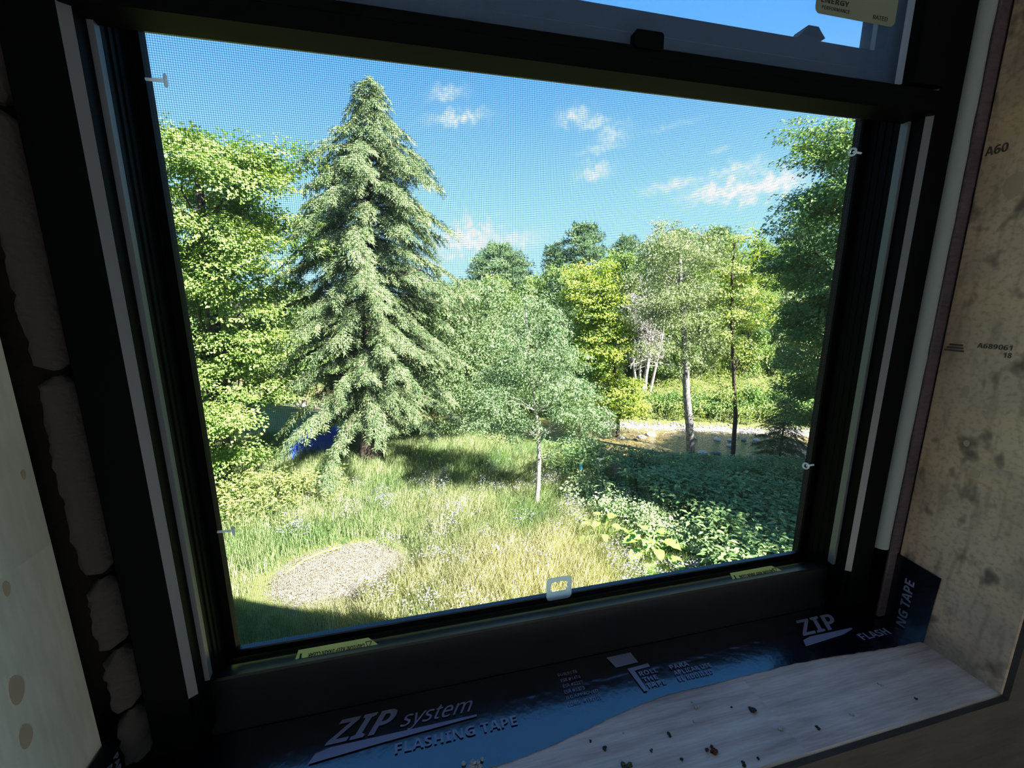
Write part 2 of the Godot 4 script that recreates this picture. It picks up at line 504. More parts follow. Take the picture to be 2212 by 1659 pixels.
func window() -> void:
	var w := Node3D.new()
	w.name = "window_1"
	add_child(w)
	w.position = Vector3.ZERO
	tag(w, "black double-hung window with its lower sash raised", "", "", "structure")
	var lo := EYE.y - 0.45
	var hi := EYE.y + 0.90
	for s in [-1.0, 1.0]:
		var X := func(h: float) -> float: return CX + s * h
		var mb := MB.new()
		frame_bar(PackedVector2Array([Vector2(X.call(0.4186), z_of(0.410)), Vector2(X.call(0.455), z_of(0.410)), Vector2(X.call(0.457), z_of(0.412)), Vector2(X.call(0.457), z_of(0.484)), Vector2(X.call(0.409), z_of(0.484)), Vector2(X.call(0.409), z_of(0.4385)), Vector2(X.call(0.4125), z_of(0.4385)), Vector2(X.call(0.4125), z_of(0.428)), Vector2(X.call(0.4118), z_of(0.428)), Vector2(X.call(0.4118), z_of(0.4142)), Vector2(X.call(0.4186), z_of(0.4142))]), "y", lo, hi, mb)
		part("jamb", mb, M.vinyl, w)
		mb = MB.new()
		frame_bar(PackedVector2Array([Vector2(X.call(0.4075), z_of(0.4285)), Vector2(X.call(0.4124), z_of(0.4285)), Vector2(X.call(0.4124), z_of(0.438)), Vector2(X.call(0.409), z_of(0.438))]), "y", lo + 0.06, hi - 0.02, mb)
		part("weather_strip", mb, M.vinyl_gray, w)
		mb = MB.new()
		frame_bar(PackedVector2Array([Vector2(X.call(0.4120), z_of(0.4140)), Vector2(X.call(0.4186), z_of(0.4095)), Vector2(X.call(0.4186), z_of(0.4140))]), "y", lo + 0.06, hi - 0.02, mb)
		part("stop_bead", mb, M.vinyl_gray, w)
		for g in 3:      # fine grooves of the outer track
			mb = MB.new()
			var dd := 0.446 + g * 0.009
			frame_bar(PackedVector2Array([Vector2(X.call(0.4078), z_of(dd)), Vector2(X.call(0.4092), z_of(dd - 0.0012)), Vector2(X.call(0.4092), z_of(dd + 0.0012))]), "y", lo + 0.05, hi - 0.02, mb)
			part("track_rib", mb, M.vinyl, w)
	for q in [["jamb_casing", -0.53, -0.43, -0.49, 0.95], ["jamb_casing", 0.43, 0.53, -0.49, 0.95], ["sill_casing", -0.43, 0.43, -0.52, -0.43], ["head_casing", -0.43, 0.43, 0.88, 0.96]]:
		var cb := MB.new()
		cb.box(Vector3(CX + q[1], EYE.y + q[3], -0.034), Vector3(CX + q[2], EYE.y + q[4], -0.0042))
		part(q[0], cb, M.vinyl, w)
	# sill of the frame, sloping down to the screen
	var mb := MB.new()
	var y0 := EYE.y
	mb.extrude(PackedVector2Array([Vector2(y0 - 0.4705, z_of(0.438)), Vector2(y0 - 0.402, z_of(0.438)), Vector2(y0 - 0.400, z_of(0.440)), Vector2(y0 - 0.4125, z_of(0.4695)), Vector2(y0 - 0.4125, z_of(0.484)), Vector2(y0 - 0.4705, z_of(0.484))]), Vector3(CX - 0.4185, 0, 0), Vector3.UP, Vector3(0, 0, 1), Vector3(0.837, 0, 0))
	part("frame_sill", mb, M.vinyl_sill, w)
	mb = MB.new()
	mb.extrude(chamfered(y0 + 0.862, z_of(0.484), y0 + 0.905, z_of(0.41), 0.002), Vector3(CX - 0.457, 0, 0), Vector3.UP, Vector3(0, 0, 1), Vector3(0.914, 0, 0))
	part("frame_head", mb, M.vinyl, w)
	# raised lower sash, in the inner track
	sash(w, "raised_sash", y0 + 0.2065, y0 + 0.858, 0.404, 0.436, 0.0285, 0.3655, 0.420, 0.0)
	# upper sash behind it
	sash(w, "upper_sash", y0 + 0.2466, y0 + 0.861, 0.4405, 0.468, 0.040, 0.3640, 0.454, 0.0)
	# screen in the outermost track: lifts out, so a thing of its own
	var sc := thing("insect_screen", "black framed insect screen with fine grey mesh filling the lower window opening", "screen", Vector3(CX, y0 - 0.41, 0))
	var t := 0.010
	var half := 0.4003
	var oh := 0.6285
	var ytop := 0.0095 + oh
	for s in [-1.0, 1.0]:
		mb = MB.new()
		mb.extrude(chamfered(s * half, -0.005, s * (half + 0.0085), 0.004, 0.0012 * s), Vector3(0, 0, 0), Vector3.RIGHT, Vector3(0, 0, 1), Vector3(0, ytop + t, 0))
		part("frame_stile", mb, M.vinyl, sc)
	for yy in [[-0.001, 0.0095], [ytop, ytop + t]]:
		mb = MB.new()
		mb.extrude(chamfered(yy[0], -0.005, yy[1], 0.004, 0.0012), Vector3(-half, 0, 0), Vector3.UP, Vector3(0, 0, 1), Vector3(half * 2.0, 0, 0))
		part("frame_rail", mb, M.screen_frame, sc)
	mb = MB.new()
	var pitch := 0.0019
	var r := 0.000135
	var k := -half
	while k < half:
		wire(mb, Vector3(k, 0.008, 0), Vector3(k, ytop + 0.002, 0), r)
		k += pitch
	k = 0.0095
	while k < ytop:
		wire(mb, Vector3(-half - 0.001, k, 0.0001), Vector3(half + 0.001, k, 0.0001), r)
		k += pitch
	part("mesh", mb, M.wire, sc).set_meta("kind", "stuff")
	# clear pull tab and four plunger pins
	mb = MB.new()
	var outer := rounded(0.0, 0.0, 0.036, 0.034, 0.006)
	var inner := rounded(0.006, 0.012, 0.030, 0.028, 0.005)
	ring_plate(mb, outer, inner, Vector3(-0.024, 0.004, 0.0045), 0.0016)
	part("pull_tab", mb, M.clear, sc).set_meta("label", "clear plastic pull tab")
	for p in [[-1.0, 0.598], [-1.0, 0.162], [1.0, 0.595], [1.0, 0.160]]:
		mb = MB.new()
		var x0: float = p[0] * half
		mb.tube([Vector3(x0, p[1], 0.005), Vector3(x0 - p[0] * 0.014, p[1], 0.006)], [0.0014, 0.0014], 8)
		var rr := 0.0042
		var pts := []
		var rad := []
		for a in 13:
			pts.append(Vector3(x0 - p[0] * 0.0155, p[1], 0.006) + Vector3(cos(TAU * a / 12.0) * 0.0016, sin(TAU * a / 12.0) * rr, cos(TAU * a / 12.0) * rr * 0.8))
			rad.append(0.0013)
		mb.tube(pts, rad, 6)
		part("plunger_pin", mb, M.clear, sc).set_meta("label", "clear plastic plunger pin")
	# yellow drain labels on the sloping sill
	drain_label(-0.149, -0.0555, "yellow caution label on the left of the black window sill, fully legible")
	drain_label(0.4400, 0.5300, "yellow caution label on the right of the black window sill, near the jamb")

func rounded(x0: float, y0: float, x1: float, y1: float, r: float) -> PackedVector2Array:
	var out := PackedVector2Array()
	for c in [[x1 - r, y0 + r, -0.25], [x1 - r, y1 - r, 0.0], [x0 + r, y1 - r, 0.25], [x0 + r, y0 + r, 0.5]]:
		for i in 6:
			var an: float = TAU * (c[2] + 0.25 * i / 5.0)
			out.append(Vector2(c[0] + cos(an) * r, c[1] + sin(an) * r))
	return out

func ring_plate(mb: MB, outer: PackedVector2Array, inner: PackedVector2Array, o: Vector3, thick: float) -> void:
	var m := outer.size()
	for i in m:
		var j := (i + 1) % m
		var A := o + Vector3(outer[i].x, outer[i].y, 0)
		var B := o + Vector3(outer[j].x, outer[j].y, 0)
		var C := o + Vector3(inner[j].x, inner[j].y, 0)
		var E := o + Vector3(inner[i].x, inner[i].y, 0)
		var up := Vector3(0, 0, thick)
		mb.quad(A + up, B + up, C + up, E + up)
		mb.quad(B, A, E, C)
		mb.quad(A, B, B + up, A + up)
		mb.quad(C, E, E + up, C + up)

func wire(mb: MB, a: Vector3, b: Vector3, r: float) -> void:
	var along := (b - a).normalized()
	var s := Vector3(0, 0, 1).cross(along) * r
	var f := Vector3(0, 0, r)
	mb.quad(a - s, b - s, b + f, a + f)
	mb.quad(a + f, b + f, b + s, a + s)
	mb.quad(a + s, b + s, b - f, a - f)
	mb.quad(a - f, b - f, b - s, a - s)

func sash(w: Node3D, called: String, y0: float, y1: float, d0: float, d1: float, rail: float, glass_half: float, glass_d: float, _x: float) -> void:
	var o := Node3D.new()
	o.name = called
	w.add_child(o, true)
	var out_half := 0.4175 if d0 < 0.42 else 0.4070
	var za := z_of(d1)
	var zb := z_of(d0)
	var mb := MB.new()
	# bottom rail with a stepped room side
	mb.extrude(PackedVector2Array([Vector2(y0, za), Vector2(y0 + rail, za), Vector2(y0 + rail, zb - 0.012), Vector2(y0 + rail - 0.004, zb - 0.003), Vector2(y0 + 0.016, zb - 0.003), Vector2(y0 + 0.014, zb), Vector2(y0 + 0.002, zb), Vector2(y0, zb - 0.002)]), Vector3(CX - out_half, 0, 0), Vector3.UP, Vector3(0, 0, 1), Vector3(out_half * 2.0, 0, 0))
	part("bottom_rail", mb, M.vinyl, o)
	mb = MB.new()
	mb.extrude(chamfered(y1 - rail, za, y1, zb, 0.002), Vector3(CX - out_half, 0, 0), Vector3.UP, Vector3(0, 0, 1), Vector3(out_half * 2.0, 0, 0))
	part("top_rail", mb, M.vinyl, o)
	for s in [-1.0, 1.0]:
		mb = MB.new()
		var a: float = CX + s * glass_half
		var b: float = CX + s * out_half
		mb.extrude(PackedVector2Array([Vector2(a, za), Vector2(b, za), Vector2(b, zb), Vector2(a + s * 0.006, zb), Vector2(a + s * 0.0045, zb - 0.003), Vector2(a, zb - 0.009)]), Vector3(0, y0 + rail - 0.001, 0), Vector3.RIGHT, Vector3(0, 0, 1), Vector3(0, y1 - y0 - rail * 2.0 + 0.002, 0))
		part("stile", mb, M.vinyl, o)
		mb = MB.new()
		mb.extrude(PackedVector2Array([Vector2(a - s * 0.004, z_of(glass_d) + 0.003), Vector2(a, zb - 0.008), Vector2(a + s * 0.001, zb - 0.009), Vector2(a + s * 0.001, z_of(glass_d))]), Vector3(0, y0 + rail, 0), Vector3.RIGHT, Vector3(0, 0, 1), Vector3(0, y1 - y0 - rail * 2.0, 0))
		part("glazing_bead", mb, M.seal, o)
	for off in [-0.006, 0.006]:
		mb = MB.new()
		var zg: float = z_of(glass_d) + off
		mb.box(Vector3(CX - glass_half - 0.002, y0 + rail - 0.002, zg - 0.0015), Vector3(CX + glass_half + 0.002, y1 - rail + 0.002, zg + 0.0015))
		part("pane", mb, M.glass, o)
	if called == "raised_sash":
		mb = MB.new()
		mb.extrude(rounded(0.475 - 0.055, y0 + 0.0805, 0.527, y0 + 0.135, 0.006), Vector3(0, 0, z_of(glass_d) + 0.0078), Vector3.RIGHT, Vector3.UP, Vector3(0, 0, 0.0003))
		var lb := part("glass_sticker", mb, M.label_grey, o)
		lb.set_meta("label", "grey label stuck on the glass")
		lettering("ENERGY", lb, Transform3D(Basis.IDENTITY, Vector3(0.444, y0 + 0.093, z_of(glass_d) + 0.0083)), 0.036, 0.0045, M.ink, true)
		lettering("PERFORMANCE", lb, Transform3D(Basis.IDENTITY, Vector3(0.446, y0 + 0.0865, z_of(glass_d) + 0.0083)), 0.036, 0.003, M.ink, false)
		lettering("RATED", lb, Transform3D(Basis.IDENTITY, Vector3(0.506, y0 + 0.0865, z_of(glass_d) + 0.0083)), 0.02, 0.004, M.ink, false)
		mb = MB.new()
		mb.extrude(chamfered(0.215, y0 + 0.022, 0.245, y0 + 0.037, 0.002), Vector3(0, 0, zb - 0.010), Vector3.RIGHT, Vector3.UP, Vector3(0, 0, 0.009))
		part("lift_handle", mb, M.vinyl, o)
	else:
		mb = MB.new()
		mb.extrude(PackedVector2Array([Vector2(0.436, 0), Vector2(0.470, 0), Vector2(0.463, 0.006), Vector2(0.459, 0.010), Vector2(0.445, 0.010), Vector2(0.442, 0.006)]), Vector3(0, y0 + rail - 0.001, zb - 0.02), Vector3.RIGHT, Vector3.UP, Vector3(0, 0, 0.018))
		part("lock_keeper", mb, M.vinyl, o)

var fonts := {}
func lettering(words: String, parent: Node, at: Transform3D, width: float, height: float, m: Material, bold: bool) -> MeshInstance3D:
	# centred on the transform's origin, width by height metres
	var key := bold
	if not fonts.has(key):
		var f := SystemFont.new()
		f.font_names = PackedStringArray(["Droid Sans"])
		f.font_weight = 700 if bold else 400
		fonts[key] = f
	var tm := TextMesh.new()
	tm.text = words
	tm.font = fonts[key]
	tm.font_size = 48
	tm.pixel_size = 0.01
	tm.depth = 0.02
	tm.material = m
	var box := tm.get_aabb()
	var k := Vector3(width / maxf(box.size.x, 0.001), height / maxf(box.size.y, 0.001), 0.00025 / 0.02)
	var c := box.get_center()
	var o := MeshInstance3D.new()
	o.name = "lettering"
	o.mesh = tm
	o.transform = at * Transform3D(Basis.from_scale(k), -c * k)
	parent.add_child(o, true)
	return o

func drain_label(x0: float, x1: float, label: String) -> void:
	# lies on the sloping sill; reads from outside, so upside down from the room
	var slope := atan2(0.0125, 0.0295)
	var mid := Vector3((x0 + x1) * 0.5, EYE.y - 0.4056, z_of(0.4535))
	var o := thing("drain_label", label, "label", mid + Vector3(0, 0.0006, 0), "yellow drain labels")
	o.rotation = Vector3(slope, 0, 0)
	var hw := (x1 - x0) * 0.5
	var mb := MB.new()
	mb.extrude(PackedVector2Array([Vector2(-hw, 0.008), Vector2(-hw + 0.003, -0.0085), Vector2(hw - 0.013, -0.0085), Vector2(hw, 0.0025), Vector2(hw - 0.008, 0.008)]), Vector3.ZERO, Vector3.RIGHT, Vector3(0, 0, 1), Vector3(0, 0.0003, 0))
	part("sticker", mb, M.yellow, o)
	var flat := Basis(Vector3(-1, 0, 0), Vector3(0, 0, 1), Vector3(0, 1, 0))      # words run towards -x, tops towards the room
	lettering("CAUTION: KEEP DRAIN CLEAR", o, Transform3D(flat, Vector3(-0.001, 0.0005, 0.0)), 0.062, 0.0052, M.ink, true)
	mb = MB.new()
	mb.extrude(PackedVector2Array([Vector2(-hw + 0.0055, -0.004), Vector2(-hw + 0.0075, -0.004), Vector2(-hw + 0.0075, 0.001), Vector2(-hw + 0.0092, 0.001), Vector2(-hw + 0.0065, 0.005), Vector2(-hw + 0.0038, 0.001), Vector2(-hw + 0.0055, 0.001)]), Vector3(0, 0.0003, 0), Vector3.RIGHT, Vector3(0, 0, 1), Vector3(0, 0.0003, 0))
	part("arrow_mark", mb, M.ink, o)
	mb = MB.new()
	for e in [[Vector3(hw - 0.016, 0, -0.004), Vector3(hw - 0.009, 0, -0.004)], [Vector3(hw - 0.009, 0, -0.004), Vector3(hw - 0.0125, 0, 0.003)], [Vector3(hw - 0.0125, 0, 0.003), Vector3(hw - 0.016, 0, -0.004)]]:
		mb.tube([e[0] + Vector3.UP * 0.0004, e[1] + Vector3.UP * 0.0004], [0.0004, 0.0004], 5)
	part("warning_triangle", mb, M.ink, o)

# ------------------------------------------------------------------ the wooden reveal
const JR := 0.671
const JL := -0.3007
const SY := 4.729      # top of the sill board

func linings() -> void:
	var z0 := z_of(0.397)
	var z1 := z_of(0.269)
	var mb := MB.new()
	mb.extrude(chamfered(JL - 0.019, z0, JL, z1, 0.0012), Vector3(0, SY, 0), Vector3.RIGHT, Vector3(0, 0, 1), Vector3(0, 1.39, 0))
	var left := struct("trim_1", mb, M.board, "pale grey pine board lining the left side of the window reveal")
	knots(left, Vector3(JL, 0, 0), Vector3(1, 0, 0), [[0.337, 4.874, 0.0055, 0.010], [0.3397, 4.9135, 0.006, 0.012], [0.3867, 5.0655, 0.0022, 0.004], [0.352, 4.99, 0.003, 0.006]])
	mb = MB.new()
	mb.extrude(chamfered(JR, z0, JR + 0.019, z1, 0.0012), Vector3(0, SY, 0), Vector3.RIGHT, Vector3(0, 0, 1), Vector3(0, 1.39, 0))
	var right := struct("trim_2", mb, M.ply, "stained tan plywood lining the right side of the window reveal")
	knots(right, Vector3(JR, 0, 0), Vector3(-1, 0, 0), [[0.362, 5.3236, 0.009, 0.014], [0.3644, 5.084, 0.004, 0.008], [0.352, 5.02, 0.003, 0.004], [0.338, 4.985, 0.005, 0.006], [0.36, 4.94, 0.003, 0.005]])
	var side := Basis(Vector3(0, 0, 1), Vector3(0, 1, 0), Vector3(-1, 0, 0))      # faces -x, reads towards the room
	var ink := mat(Color(0.30, 0.27, 0.24), 0.9)
	lettering("A689061", right, Transform3D(side, Vector3(JR - 0.0002, 5.142, z_of(0.347))), 0.031, 0.006, ink, true)
	lettering("18", right, Transform3D(side, Vector3(JR - 0.0002, 5.1335, z_of(0.334))), 0.007, 0.006, ink, true)
	lettering("A60", right, Transform3D(side, Vector3(JR - 0.0002, 5.3675, z_of(0.384))), 0.020, 0.010, ink, true)
	mb = MB.new()
	for i in 3:
		mb.box(Vector3(JR - 0.0003, 5.132 + i * 0.0036, z_of(0.394 - i * 0.002)), Vector3(JR + 0.0003, 5.1344 + i * 0.0036, z_of(0.374 + i * 0.001)))
	part("stamp_bars", mb, ink, right)
	mb = MB.new()
	mb.extrude(chamfered(SY - 0.019, z_of(0.4375), SY, z1, 0.0025), Vector3(JL - 0.019, 0, 0), Vector3.UP, Vector3(0, 0, 1), Vector3(JR - JL + 0.038, 0, 0))
	struct("trim_3", mb, M.sill, "rough wooden sill board under the window")
	mb = MB.new()
	mb.extrude(chamfered(JL - 0.019, z0, JR + 0.019, z1, 0.001), Vector3(0, SY + 1.392, 0), Vector3.RIGHT, Vector3(0, 0, 1), Vector3(0, 0.019, 0))
	struct("trim_5", mb, M.ply, "plywood lining across the top of the window reveal")
	# filled gaps between frame and reveal
	var f := thing("foam_bead", "smooth pale grey bead of foam filling the gap right of the window frame", "foam", Vector3(CX + 0.4690, SY + 0.113, z_of(0.413)))
	lumpy_bead(f, "bead", M.foam, 0.0115, 1.26, 21, 0.10)
	mb = MB.new()
	mb.extrude(chamfered(CX + 0.4705, z_of(0.4030), JR + 0.019, z_of(0.3985), 0.0015), Vector3(0, SY + 0.004, 0), Vector3.RIGHT, Vector3(0, 0, 1), Vector3(0, 1.38, 0))
	tag(part("rough_stud", mb, M.old_wood, self), "rough purplish brown stud edge between grey foam and plywood", "stud")
	f = thing("foam_strip", "lumpy brown strip of cracked foam left of the window frame", "foam", Vector3(CX - 0.470, SY + 0.02, z_of(0.418)))
	var y := 0.0
	var k := 0
	while y < 1.34:
		var len := rng.randf_range(0.045, 0.075) if y < 0.16 else rng.randf_range(0.13, 0.21)
		var c := MB.new()
		cracked_piece(c, y + 0.002, y + len, 60 + k)
		part("foam_piece", c, M.brown_foam, f)
		y += len + 0.003
		k += 1

func lumpy_bead(parent: Node, called: String, m: Material, r: float, h: float, sd: int, rough: float) -> void:
	var nz := noise(sd, 5.0, 3)
	var mb := MB.new()
	var rows := 90
	var seg := 14
	for i in rows + 1:
		for j in seg + 1:
			var an := TAU * j / seg
			var y := h * i / rows
			var rr := r * (1.0 + rough * nz.get_noise_2d(y * 3.0, 0.0) + rough * 0.5 * nz.get_noise_3d(cos(an), sin(an), y * 9.0))
			var d := Vector3(cos(an), 0, sin(an))
			mb.vert(d * rr + Vector3(0, y, 0), d, Vector2(an, y))
	for i in rows:
		for j in seg:
			var a := i * (seg + 1) + j
			var b := a + seg + 1
			mb.ix.append_array([a, b, a + 1, a + 1, b, b + 1])
	part(called, mb, m, parent)

func cracked_piece(mb: MB, y0: float, y1: float, sd: int) -> void:
	var nz := noise(sd, 14.0, 4)
	var rows := maxi(8, int((y1 - y0) / 0.006))
	var seg := 16
	for i in rows + 1:
		var t := float(i) / rows
		var swell := pow(maxf(0.0, sin(PI * clampf(t, 0.0, 1.0))), 0.12)
		for j in seg + 1:
			var an := TAU * j / seg
			var y := lerpf(y0, y1, t)
			var d := Vector3(cos(an), 0, sin(an))
			var rr := 0.0145 * (0.25 + 0.75 * swell) * (1.0 + 0.30 * nz.get_noise_3d(d.x * 0.6, y * 8.0, d.z * 0.6))
			mb.vert(Vector3(d.x * rr * 0.75, y, d.z * rr * 1.35), d, Vector2(an, y))
	for i in rows:
		for j in seg:
			var a := i * (seg + 1) + j
			var b := a + seg + 1
			mb.ix.append_array([a, b, a + 1, a + 1, b, b + 1])

func knots(board: Node, at: Vector3, out: Vector3, list: Array) -> void:
	for k in list:
		var mb := MB.new()
		var pts := PackedVector2Array()
		for i in 20:
			var an := TAU * i / 20.0
			var w := 1.0 + 0.05 * sin(an * 3.0 + k[0] * 50.0)
			pts.append(Vector2(cos(an) * k[2] * w, sin(an) * k[3] * w))
		mb.extrude(pts, Vector3(at.x, k[1], z_of(k[0])), Vector3(0, 0, 1), Vector3.UP, out * 0.0003)
		part("knot", mb, knot_mat(), board)

func knot_mat() -> Material:
	if not M.has("knot"): M.knot = mat(Color(0.68, 0.61, 0.51), 0.85)
	return M.knot

# ------------------------------------------------------------------ the flashing tape and its print
func tape() -> void:
	var o := thing("flashing_tape", "black printed flashing tape stuck along the sill and up both sides", "tape", Vector3.ZERO)
	var mb := MB.new()
	var nx := 120
	var nd := 26
	var nz := noise(33, 9.0, 3)
	for i in nx + 1:
		var x := lerpf(JL, JR, float(i) / nx)
		var front := lerpf(0.335, 0.364, smoothstep(0.05, 0.3, x)) if x < 0.3 else 0.3635 - 0.012 * smoothstep(0.45, 0.671, x)
		if x < 0.05: front = 0.335 - (0.05 - x) * 0.09
		front += nz.get_noise_1d(x * 14.0) * 0.0012
		for j in nd + 1:
			var d := lerpf(front, 0.4372, float(j) / nd)
			mb.vert(Vector3(x, tape_y(x, d, nz), z_of(d)), Vector3.UP, Vector2(x, d))
	for i in nx:
		for j in nd:
			var a := i * (nd + 1) + j
			var b := a + nd + 1
			mb.ix.append_array([a, a + 1, b, b, a + 1, b + 1])
	for i in nx + 1:      # normals of the wrinkles
		for j in nd + 1:
			var a := i * (nd + 1) + j
			var du := mb.v[mini(i + 1, nx) * (nd + 1) + j] - mb.v[maxi(i - 1, 0) * (nd + 1) + j]
			var dv := mb.v[i * (nd + 1) + mini(j + 1, nd)] - mb.v[i * (nd + 1) + maxi(j - 1, 0)]
			mb.n[a] = du.cross(dv).normalized()
			if mb.n[a].y < 0.0: mb.n[a] = -mb.n[a]
	part("sill_strip", mb, M.tape, o)
	# the ends turned up the sides
	mb = MB.new()
	mb.extrude(PackedVector2Array([Vector2(z_of(0.4315), SY), Vector2(z_of(0.3495), SY), Vector2(z_of(0.3457), SY + 0.1035), Vector2(z_of(0.4315), SY + 0.110)]), Vector3(JR - 0.0016, 0, 0), Vector3(0, 0, 1), Vector3.UP, Vector3(0.0012, 0, 0))
	part("turned_up_end", mb, M.tape, o)
	mb = MB.new()
	mb.extrude(PackedVector2Array([Vector2(z_of(0.437), SY), Vector2(z_of(0.300), SY), Vector2(z_of(0.305), SY + 0.058), Vector2(z_of(0.437), SY + 0.064)]), Vector3(JL + 0.0006, 0, 0), Vector3(0, 0, 1), Vector3.UP, Vector3(0.0012, 0, 0))
	part("turned_up_end", mb, M.tape, o)
	var flat := Basis(Vector3(1, 0, 0), Vector3(0, 0, -1), Vector3(0, 1, 0))
	var lean := Basis(Vector3(1, 0, 0), Vector3(0.55, 0, -1), Vector3(0, 1, 0))
	var up := 0.0022
	for rep in 2:
		var sx := 0.63 * rep
		lettering("ZIP", o, Transform3D(lean, Vector3(-0.073 + sx, SY + up, z_of(0.4095))), 0.064, 0.0255, M.print, true)
		mb = MB.new()
		mb.extrude(PackedVector2Array([Vector2(-0.1253 + sx, z_of(0.3812)), Vector2(-0.055 + sx, z_of(0.3855)), Vector2((0.0514 if rep == 0 else -0.032) + sx, z_of(0.3905)), Vector2((0.0514 if rep == 0 else -0.032) + sx, z_of(0.3925)), Vector2(-0.105 + sx, z_of(0.3935)), Vector2(-0.1197 + sx, z_of(0.3904))]), Vector3(0, SY + up, 0), Vector3.RIGHT, Vector3(0, 0, 1), Vector3(0, 0.0003, 0))
		part("logo_stripe", mb, M.print, o)
		if rep == 0:
			lettering("system", o, Transform3D(lean, Vector3(0.0075 + sx, SY + up, z_of(0.4035))), 0.078, 0.021, M.print, false)
			lettering("FLASHING TAPE", o, Transform3D(flat, Vector3(0.028 + sx, SY + up, z_of(0.376))), 0.1335, 0.0105, M.print, true)
	lettering("FLASH", o, Transform3D(flat, Vector3(0.618, SY + up, z_of(0.376))), 0.05, 0.0105, M.print, true)
	var climb := Basis(Vector3(0, 1, 0), Vector3(0, 0, -1), Vector3(-1, 0, 0))
	lettering("NG TAPE", o, Transform3D(climb, Vector3(JR - 0.0019, SY + 0.041, z_of(0.3775))), 0.074, 0.0112, M.print, true)
	var small := ["SUBJECTS", "ESR #1474", "ESR #2227", "ESR #3373", "JLC APPROVED", "COMM. #190155"]
	for i in small.size():
		var wd := 0.026 if i < 4 else 0.042
		lettering(small[i], o, Transform3D(flat, Vector3(0.159 + wd * 0.5 + 0.0015 * sin(i * 1.0), SY + up, z_of(0.4185 - i * 0.0078))), wd, 0.0042, M.print, false)
	var rows := [["ROLL", 0.0255], ["THE", 0.020], ["TAPE", 0.0265]]
	for i in 3:
		lettering(rows[i][0], o, Transform3D(flat, Vector3(0.2605 + rows[i][1] * 0.5, SY + up, z_of(0.3962 - i * 0.0085))), rows[i][1], 0.0058, M.print, true)
	rows = [["PARA", 0.027], ["APLICAR USE", 0.054], ["EL RODILLO", 0.050]]
	for i in 3:
		lettering(rows[i][0], o, Transform3D(flat, Vector3(0.304 + rows[i][1] * 0.5, SY + up, z_of(0.3955 - i * 0.0085))), rows[i][1], 0.0058, M.print, true)
	for i in 2:
		lettering(["PARA", "APLI"][i], o, Transform3D(Basis(Vector3(0, -1, 0), Vector3(0, 0, -1), Vector3(1, 0, 0)), Vector3(JL + 0.0021, SY + 0.025, z_of(0.405 - i * 0.009))), 0.027, 0.0058, M.print, true)
	mb = MB.new()
	var ym := SY + up
	mb.extrude(PackedVector2Array([Vector2(0.2495, z_of(0.4066)), Vector2(0.2797, z_of(0.4075)), Vector2(0.2797, z_of(0.4030)), Vector2(0.2570, z_of(0.4020)), Vector2(0.2585, z_of(0.3735)), Vector2(0.2535, z_of(0.3730))]), Vector3(0, ym, 0), Vector3.RIGHT, Vector3(0, 0, 1), Vector3(0, 0.0003, 0))
	part("roller_mark", mb, M.print, o)
	mb = MB.new()
	mb.extrude(PackedVector2Array([Vector2(0.231, z_of(0.4285)), Vector2(0.266, z_of(0.4285)), Vector2(0.268, z_of(0.4125)), Vector2(0.236, z_of(0.4118))]), Vector3(0, ym, 0), Vector3.RIGHT, Vector3(0, 0, 1), Vector3(0, 0.0003, 0))
	part("roller_mark", mb, M.print, o)

func tape_y(x: float, d: float, nz: FastNoiseLite) -> float:
	var y := SY + 0.0008
	var c1 := 0.4125 + 0.002 * nz.get_noise_1d(x * 8.0 + 5.0) + 0.006 * smoothstep(0.3, 0.6, x)
	var c2 := 0.4040 + 0.002 * nz.get_noise_1d(x * 8.0 + 55.0) + 0.006 * smoothstep(0.3, 0.6, x)
	var on := smoothstep(-0.02, 0.10, x)
	y += on * 0.0006 * (exp(-pow((d - c1) / 0.0016, 2.0)) + exp(-pow((d - c2) / 0.0016, 2.0)))
	y += 0.0007 * maxf(0.0, nz.get_noise_2d(x * 10.0, d * 26.0)) * smoothstep(0.38, 0.41, d)
	var right := smoothstep(0.47, 0.58, x)
	y += right * 0.0016 * maxf(0.0, nz.get_noise_2d(x * 9.0 + d * 14.0, d * 30.0))
	return minf(y, SY + 0.0021)

